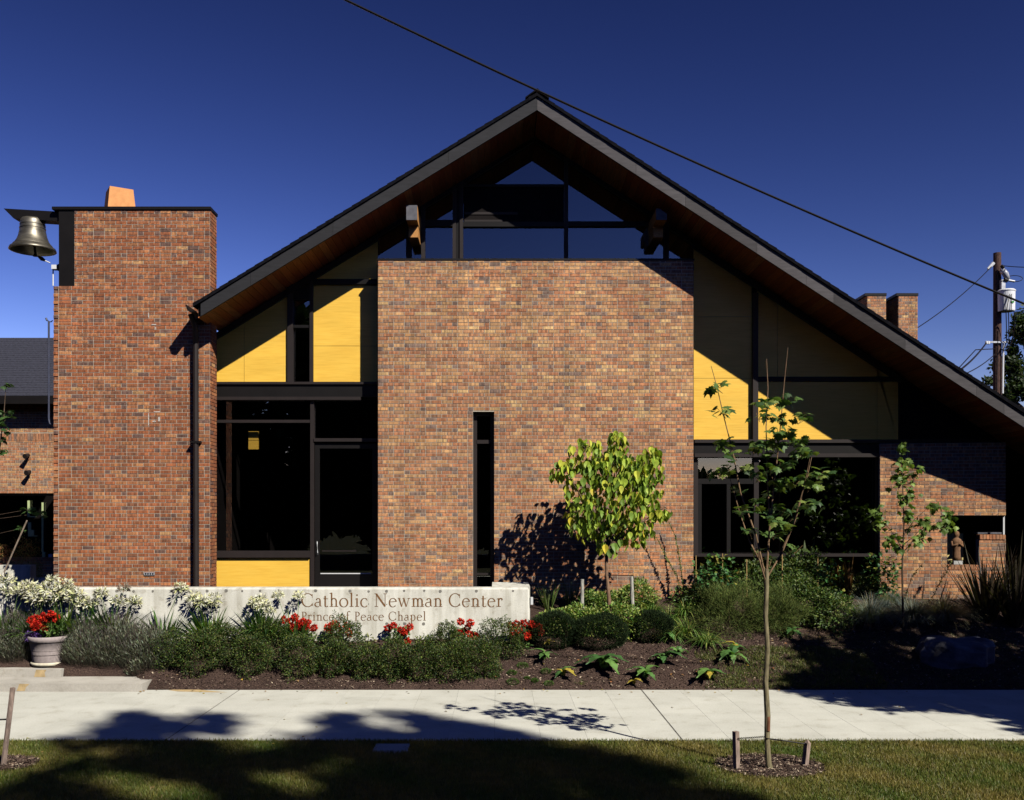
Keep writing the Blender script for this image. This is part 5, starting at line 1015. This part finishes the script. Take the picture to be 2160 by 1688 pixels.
cl = [(1510, 812, 5), (1517, 865, 5), (1530, 930, 4), (1545, 955, 3), (1612, 848, 4), (1640, 842, 5), (1662, 838, 4), (1598, 872, 5), (1648, 880, 5), (1690, 877, 6), (1640, 905, 6), (1598, 935, 5), (1640, 932, 5), (1685, 927, 6), (1702, 948, 4), (1512, 990, 5), (1532, 982, 4), (1582, 945, 4), (1715, 988, 4), (1735, 995, 4), (1625, 985, 5), (1680, 1010, 4), (1712, 1022, 5), (1560, 1030, 4), (1590, 1060, 5), (1630, 1035, 5), (1652, 1070, 6), (1700, 1062, 5), (1722, 1060, 5), (1640, 1100, 6), (1560, 1075, 4), (1580, 1120, 4), (1632, 1122, 4), (1600, 1160, 4), (1682, 1150, 4), (1622, 1178, 3), (1660, 905, 4), (1622, 955, 4), (1600, 1000, 4), (1655, 975, 5), (1690, 950, 4), (1565, 985, 3), (1640, 1010, 4), (1670, 1085, 4), (1615, 1080, 4)]
k = 0
for cx_, cy_, n in cl:
    yy = ym+rnd.uniform(-.45, .45)
    for _ in range(int(n*2.1)):
        a = cx_+rnd.uniform(-19, 19); b = cy_+rnd.uniform(-9, 11); c = yy+rnd.uniform(-.12, .12)
        M_ = Matrix.Translation(P(a, b, c))@Matrix.Rotation(rnd.uniform(0, 6.28), 4, 'Z')@Matrix.Rotation(math.radians(rnd.uniform(-50, 12)), 4, 'X')@Matrix.Rotation(rnd.uniform(-.45, .45), 4, 'Y')@Matrix.Scale(rnd.uniform(.7, 1.15), 4)
        link('leaf', rnd.choice(MM), sm_, M_); k += 1
m = MB()
for cx_, cy_, n in cl:
    for _ in range(2): m.tube([P(cx_+rnd.uniform(-12, 12), cy_+rnd.uniform(-4, 8), ym+rnd.uniform(-.2, .2)), P(cx_+(1630-cx_)*.12, cy_+18, ym)], .003, 4, (.16, .10, .05), cap=False)
m.build('twigs', MAT['bark'], sm_, kind='stuff')
for px, pt_, pb, lean, lab in ((1554, 1540, 1623, -2, 'taller square stake left of the young maple'), (1697, 1564, 1616, 6, 'shorter pointed stake right of the young maple')):
    Yq = EYE*F/(pb-VY); b = np.array((X(px, Yq), Yq, -.05)); t2 = np.array(P(px+lean, pt_+3, Yq)); h = .027
    o = MB(); d = (t2-b)/np.linalg.norm(t2-b); o.obox((b+t2)/2, [(math.cos(.5), math.sin(.5), 0), (-math.sin(.5), math.cos(.5), 0), d], (h, h, np.linalg.norm(t2-b)/2), (.24, .18, .15))
    if lean > 0: o.lathe(t2+d*.0005, [(.034, 0), (.008, .035), (0, .036)], 4, (.24, .18, .15))
    o.build('tree_stake', MAT['bark'], label=lab, cat='stake', group='stakes of the young maple')
m = MB(); a, b = np.array(P(1556, 1558, 10.75)), np.array(P(1616, 1554, ym-.04)); nl = 26
for i in range(nl):
    c = a+(b-a)*(i+.5)/nl; L_ = np.linalg.norm(b-a)/nl*.8; ax = [(1, 0, 0), (0, 1, 0)][i % 2]
    th = np.linspace(0, 2*math.pi, 9); d = (b-a)/np.linalg.norm(b-a); sdir = np.array((0, 0, 1.)) if i % 2 else np.array((0, 1., 0))
    m.tube([c+d*L_*.75*math.cos(q)+sdir*.009*math.sin(q) for q in th], .0028, 4, cap=False)
m.build('chain', MAT['metal'], label='dark chain tie from the left stake to the maple trunk', cat='chain')
MB().tube([P(1617, 1558, ym-.04), P(1650, 1562, 10.9), P(1697, 1569, 10.92), P(1703, 1571, 10.96)], .008, 6).build('tree_tie', MAT['metal'], label='dark rubber tie from the maple trunk to the right stake', cat='tie')
for px, pb, pt_, lab in ((8, 1616, 1451, 'leaning grey stake at the left picture edge'),):
    Yq = EYE*F/(pb-VY); b = np.array((X(px-2, Yq), Yq, -.05)); t2 = np.array(P(27, pt_, Yq)); MB().tube([b, t2], .03, 8, (.24, .18, .15)).build('tree_stake', MAT['bark'], label=lab, cat='stake')
MB().tube([P(-20, 1515, 11.0), P(0, 1518, 11.0), P(24, 1517, 11.05)], .010, 5).build('tree_tie', MAT['metal'], label='dark tie on the leaning stake at the left edge', cat='tie')
# mulch rings in the lawn
def mring(px, py, rx, ry, nm, label):
    Yq = EYE*F/(py-VY); c = np.array((X(px, Yq), Yq, -.012)); m = MB(); V = [c+[0, 0, .02]]; n = 40
    for r_ in (.5, .88, 1.0): V += [c+[rx*r_*math.cos(2*math.pi*i/n)*(1+.06*math.sin(i*1.7)), ry*r_*math.sin(2*math.pi*i/n)*(1+.06*math.cos(i*2.3)), .018 if r_ < .9 else -.02] for i in range(n)]
    f = [(0, 1+i, 1+(i+1) % n) for i in range(n)]+[(1+k_*n+i, 1+(k_+1)*n+i, 1+(k_+1)*n+(i+1) % n, 1+k_*n+(i+1) % n) for k_ in (0, 1) for i in range(n)]
    m.raw(V, f); m.build(nm, MAT['mulch'], kind='structure')
    chips(7000, c[0]-rx, c[0]+rx, c[1]-ry, c[1]+ry, lambda x, y: .004+0*x, 'mulch_chips', lambda x, y: ((x-c[0])/rx)**2+((y-c[1])/ry)**2 < .95, .026)
    return c
mc = mring(1622, 1615, .63, .52, 'mulch_ring', ''); mc2 = mring(-5, 1612, .45, .35, 'mulch_ring', '')
# lawn blades
n = 380000; y = rs.uniform(9.2, 12.2, n); x = rs.uniform(-1, 1, n)*(y*.66)+.15
k = (((x-mc[0])/.60)**2+((y-mc[1])/.50)**2 > rs.uniform(.75, 1.1, n)) & (((x-mc2[0])/.42)**2+((y-mc2[1])/.32)**2 > 1) & ~((np.abs(x-X(825, 11.77)) < .17) & (np.abs(y-11.77) < .19)); x = x[k]; y = y[k]; n = len(x)
pn = np.sin(x*1.9+1)*np.sin(y*3.1)+.6*np.sin(x*4.3+y*5.1)+.4*np.sin(x*9+2*y); pc1 = np.array((.075, .125, .018)); pc2 = np.array((.23, .18, .05)); f_ = np.clip(.52+.28*pn+rs.normal(0, .2, n), 0, 1)[:, None]
c = (pc1*(1-f_)+pc2*f_)*rs.uniform(.65, 1.3, (n, 1)); br = rs.uniform(0, 1, n) < .05; c[br] = (.26, .21, .10)
m = MB(); m.quads(np.stack([x, y, np.full(n, -.03)], 1), np.stack([rs.normal(0, .5, n), rs.normal(0, .5, n), np.full(n, 1.)], 1), rs.normal(0, 1, (n, 3)), rs.uniform(.03, .075, n), .0075, c); m.build('lawn_grass', MAT['leaf'], kind='stuff')
cvr = MB(); cvr.box(X(790, 11.77), X(862, 11.77), 11.6, 11.94, -.03, .012).build('utility_cover', MAT['step'], label='pale rectangular utility cover lying in the shaded lawn', cat='utility cover')
n = 70; x = rs.uniform(-6.5, 7, n); y = np.where(rs.uniform(0, 1, n) < .6, rs.uniform(15.3, 15.64, n), rs.uniform(9.8, 15.3, n)); m = MB(); m.leaves(np.stack([x, y, np.full(n, .008)], 1), rs.normal(0, 1, (n, 3))*[1, 1, .1], rs.normal(0, .2, (n, 3))+[0, 0, 1], .05, .032, jit([(.35, .22, .08), (.20, .12, .06), (.40, .32, .08)], n)); m.build('leaf_litter', MAT['leaf'], kind='stuff')
# second sapling in front of the right wing
sy_ = 17.3; gs = np.array((X(1905, sy_), sy_, float(gz(X(1905, sy_), sy_)))); sp2 = thing('sapling', 'thin upright sapling with bright green leaves before the right wing', 'tree', tuple(gs))
MB().tube([gs-[0, 0, .05], P(1903, 1200, sy_), P(1907, 1100, sy_), P(1903, 1000, sy_), P(1901, 950, sy_)], [.022, .017, .012, .008, .004], 8, (.07, .05, .035)).build('trunk', MAT['bark'], sp2)
for pts in ([(1905, 1160), (1880, 1120), (1850, 1085)], [(1905, 1165), (1945, 1120), (2005, 1090)], [(1906, 1130), (1930, 1095), (1965, 1065)], [(1904, 1150), (1930, 1130), (1945, 1110)], [(1904, 1060), (1925, 1020), (1936, 985)]): MB().tube([P(a, b, sy_) for a, b in pts], [.009, .006, .003], 5, (.08, .05, .035)).build('branch', MAT['bark'], sp2)
S3 = [mapleleaf(.125, c, .4).mesh('leaf', MAT['leaf']) for c in [(.14, .22, .045), (.20, .28, .06), (.08, .14, .03), (.11, .18, .04)]]
for cx_, cy_, rx, ry, n in ((1902, 943, 10, 12, 8), (1905, 975, 16, 18, 14), (1907, 1010, 26, 22, 24), (1915, 1045, 20, 20, 16), (1915, 1085, 15, 20, 14), (1938, 985, 8, 8, 4), (1852, 1080, 16, 18, 16), (1860, 1100, 18, 12, 10), (1880, 1130, 20, 16, 14), (1945, 1100, 18, 14, 14), (1965, 1068, 18, 12, 12), (2000, 1085, 14, 14, 12), (1990, 1110, 22, 12, 14), (1935, 1135, 18, 14, 12), (1895, 1155, 22, 12, 8)):
    for _ in range(int(n*1.7)):
        M_ = Matrix.Translation(P(cx_+rx*rnd.gauss(0, .55), cy_+ry*rnd.gauss(0, .55), sy_+rnd.uniform(-.2, .2)))@Matrix.Rotation(rnd.uniform(0, 6.28), 4, 'Z')@Matrix.Rotation(math.radians(rnd.uniform(-85, 0)), 4, 'X')@Matrix.Scale(rnd.uniform(.7, 1.15), 4); link('leaf', rnd.choice(S3), sp2, M_)
# bits at the left edge by the annex
YL = 19.6
t = thing('dark_sapling', 'dark leaved sapling reaching in from the left picture edge', 'tree', (X(-12, YL), YL, 1.23)); MB().tube([(X(-12, YL), YL, 1.23), P(-8, 1000, YL), P(8, 880, YL), P(12, 820, YL)], [.03, .02, .01, .004], 6, (.1, .07, .05)).build('trunk', MAT['bark'], t)
for cx_, cy_, w_ in ((14, 812, 12), (15, 868, 18), (18, 882, 18), (8, 905, 16), (5, 925, 12), (10, 950, 10), (0, 890, 10), (-10, 960, 20), (60, 1075, 22), (85, 1083, 14), (45, 1115, 10)):
    MB().tube([P(0 if cx_ < 40 else -8, cy_+12, YL), P(cx_, cy_, YL)], .004, 4, (.1, .07, .05)).build('twig', MAT['bark'], t)
    for _ in range(7):
        M_ = Matrix.Translation(P(cx_+w_*rnd.uniform(-.8, .8), cy_+rnd.uniform(-6, 6), YL+rnd.uniform(-.1, .1)))@Matrix.Rotation(rnd.uniform(0, 6.28), 4, 'Z')@Matrix.Rotation(math.radians(rnd.uniform(-50, 0)), 4, 'X')@Matrix.Scale(1.1, 4); link('leaf', MM[rnd.choice([0, 1, 6, 7])], t, M_)
MB().tube([P(-4, 1236, 19.4), P(57, 1098, 19.4)], .016, 6, (.22, .17, .13)).build('leaning_pole', MAT['bark'], label='thin leaning pole in front of the annex window', cat='pole')
def mound2(name, label, c, rad, pal, n, L, W): t = thing(name, label, 'shrub', tuple(np.array(c)-[0, 0, rad[2]])); m = MB(); clump(m, c, rad, n, L, W, pal, .2, .6, .3); m.build('foliage', MAT['leaf'], t, kind='stuff')
mound2('autumn_shrub', 'orange and olive twiggy shrub in the planter under the annex window', P(55, 1165, 21.2), (.30, .25, .32), [(.35, .16, .05), (.20, .18, .05), (.14, .16, .05)], 900, .05, .015)
mound2('autumn_shrub', 'reddish shrub left of the olive one in the planter', P(2, 1168, 21.2), (.25, .2, .25), [(.40, .14, .07), (.22, .16, .05)], 500, .05, .015)
mound2('small_bush', 'small olive bush at the right end of the planter', P(78, 1205, 21.4), (.13, .12, .18), [(.16, .17, .05), (.12, .13, .04)], 400, .05, .015)
# trees far right behind the roof
def tree(name, label, base, trunk_h, crown, n, L, pal, mat='leaf', gaps=.45, group=None):
    t = thing(name, label, 'tree', tuple(base), group); b = np.array(base, float); m = MB()
    m.tube([b-[0, 0, .2], b+[0, 0, trunk_h*.6], b+[0, 0, trunk_h]], [.22, .17, .13], 8, (.06, .045, .035))
    m.build('trunk', MAT['bark'], t); m = MB(); lim = MB()
    for (cx_, cy_, cz_, r_) in crown:
        c = b+[cx_, cy_, cz_]; a = b+[0, 0, trunk_h*.9]; lim.tube([a, (a+c)/2+[0, 0, -.1*r_], c], [.09, .06, .03], 6, (.05, .04, .03))
        ns = max(6, int(r_*9)); sub = c+sphere_pts(ns)*r_*rs.uniform(.35, 1, (ns, 1)); 
        for s_ in sub: lim.tube([c, s_], [.03, .012], 4, (.05, .04, .03), cap=False)
        k = int(n*r_**2/sum(q[3]**2 for q in crown)); Pt = sub[rs.choice(ns, k)]+rs.normal(0, r_*gaps*.5, (k, 3)); m.quads(Pt, rs.normal(0, 1, (k, 3)), rs.normal(0, .6, (k, 3))+[0, 0, 1], L*rs.uniform(.6, 1.3, k), L*.6, jit(pal, k))
    lim.build('limbs', MAT['bark'], t); m.build('crown', MAT[mat], t, kind='stuff')
TG = [(.035, .055, .02), (.05, .075, .025), (.025, .04, .015)]
def crown_px(pts, Y, base): return [(X(a, Y)-base[0], dy, Z(b, Y)-base[2], r_*Y/F) for a, b, r_, dy in pts]
bs = (X(2190, 46), 46, 0.); tree('background_tree', 'loose leaved tree behind the utility pole at the right edge', bs, 8, crown_px([(2150, 670, 20, 0), (2165, 700, 28, 0), (2140, 745, 20, 0), (2120, 770, 22, 0), (2100, 805, 18, 0), (2140, 800, 28, 0), (2165, 770, 28, 1), (2155, 830, 26, 0), (2185, 680, 34, 1), (2125, 835, 20, 0)], 46, bs), 5200, .22, TG, gaps=.5)
# trees across the street and beside the camera; they give the reflections and the shade on lawn, bed and pavement; some are added only to cut sky light
def shade_tree(label, base, crown, n, L, th): tree('shade_tree', label, base, th, crown, n, L, [(.04, .075, .02), (.06, .10, .028), (.03, .055, .016)], gaps=.42, group='large trees outside the view')
def shade_at(label, base, zc, targets, n, L, th):
    shade_tree(label, base, [(xg+.732*(zc+dz)-base[0], yg-.893*(zc+dz)-base[1], zc+dz-base[2], r_) for xg, yg, r_, dz in [(*q, rnd.uniform(-1.2, 1.2)) for q in targets]], n, L, th)
shade_at('tall old street tree across the road shading the lawn', (13.6, -9.5, -.15), 22, [(-4.75,12.9,.75),(-4.0,13.2,.5),(-1.4,12.9,.75),(-.6,12.6,.6),(-2.0,13.3,.4),(-.1,12.4,.5),(-4.6,11.7,.75),(-3.4,11.35,.8),(-2.5,11.3,.75),(-1.4,11.5,.8),(-.2,11.5,.75),(.7,11.1,.8),(1.2,10.4,.9),(-.3,10.7,1.0),(.3,9.8,1.1),(1.6,9.6,.9),(-1.2,11,.7),(-3.6,11.1,.5),(-5.8,9.6,.9),(-4.4,9.4,.9),(-3,9.3,.8),(-1.6,9.2,.8),(-1.2,10.1,.5),(-4.9,10.2,.4),(-3.0,10.4,.4),(-.5,8.9,1.1),(2.2,8.9,.8),(-2.4,11.2,.4),(-4,8.2,1.2),(-1.5,7.8,1.3),(1,7.9,1.3),(-6.8,8.6,1)], 26000, .26, 17)
shade_tree('street maple off to the right shading the bed and pavement', (14.6, 9.6, -.1), [(0,-.4,7,1.6),(-1.6,-.2,7,1.4),(1.8,-.3,7,1.6),(3.4,0,7,1.6),(-3.0,-.1,6.8,1.2),(-4.0,.1,7,.9),(.8,-1.6,7,1.5),(2.4,-1.8,7,1.5),(-1,-1.3,7,1.2),(3.6,-2.2,7,1.6),(2.2,-3,7,1.2),(-2.3,-.9,6.9,.9),(1.0,.8,6.8,1.0),(2.6,.9,6.8,.9),(-.6,.8,6.8,.8),(-2.2,.7,6.9,.8),(-3.3,.5,6.9,.8),(-3.6,1.9,7,.5),(-2.9,2.2,7,.5),(-2.2,2.3,7,.5),(-1.5,2.3,7,.5),(-.8,2.3,7,.5),(-.1,2.3,7,.5),(-4.3,1.2,7,.4),(-1.5,.4,6.8,.9),(3,.6,6.8,1.0),(-2.0,-2.0,7,1.0),(-2.2,-3.0,7,.75),(-3.2,-1.0,7,.85),(-1,-2.6,7,1.0),(.2,-3.2,7,1.2),(-4.1,-.4,7,.55)], 56000, .22, 4.5)
BT = [(.03, .055, .016), (.045, .075, .022)]
def belt(nm, label, base, w_, h_, n, L):
    t = thing(nm, label, 'tree', base, 'trees across the street'); b = np.array(base, float); m = MB(); m.tube([b-[0, 0, .3], b+[0, 0, h_*.5]], [.3, .2], 8, (.05, .04, .03)); m.build('trunk', MAT['bark'], t)
    m = MB(); clump(m, b+[0, 0, h_*.48], (w_/2, w_/2.4, h_*.52), n, L, L*.8, BT, .6, .0, .15, 'quads'); m.build('crown', MAT['shade'], t, kind='stuff')
BL = [(-21, 2, 12, 18), (-30, -9, 14, 20), (24, 3, 9, 13.5), (33, -8, 14, 18), (-88, -22, 18, 18), (-70, -27, 18, 18), (-54, -29, 15, 17), (-42, -32, 13, 17), (-33, -30, 12, 17), (-24, -31, 12, 17), (-15.5, -30, 12, 16.5), (-7, -33, 12, 17), (1, -31, 12, 17), (8.2, -32, 8, 15), (13.6, -28, 6.0, 4.9), (18.2, -29, 5.5, 5.2), (23.5, -31, 9, 17), (31, -31, 12, 17), (41, -30, 13, 18), (53, -28, 14, 18), (67, -24, 16, 18), (84, -18, 18, 18), (-75, -6, 16, 17), (80, -2, 18, 18), (-72, 12, 16, 16)]  # flanking and side trees added, rows raised, to cut sky light on the chapel
NW = 'one two three four five six seven eight nine ten eleven twelve thirteen fourteen fifteen sixteen seventeen eighteen nineteen twenty twenty-one twenty-two twenty-three twenty-four twenty-five'.split()
for i, (bx, by, w_, h_) in enumerate(BL): belt('unseen_tree', 'unseen tree %s of the rows around the chapel' % NW[i], (bx, by, -.15), w_, h_, 12000, .95)
t = thing('unseen_tree', 'unseen high crowned tree added behind the gap of the street row', 'tree', (15, -43, -.15), 'trees across the street'); MB().tube([(15, -43, -.3), (15, -43, 14)], .35, 8, (.05, .04, .03)).build('trunk', MAT['bark'], t)
m = MB(); clump(m, (15, -43, 15.5), (12, 4, 6.3), 11000, .95, .75, BT, .6, .0, .1, 'quads'); m.build('crown', MAT['shade'], t, kind='stuff')  # added crown blocks the low sky above the gap
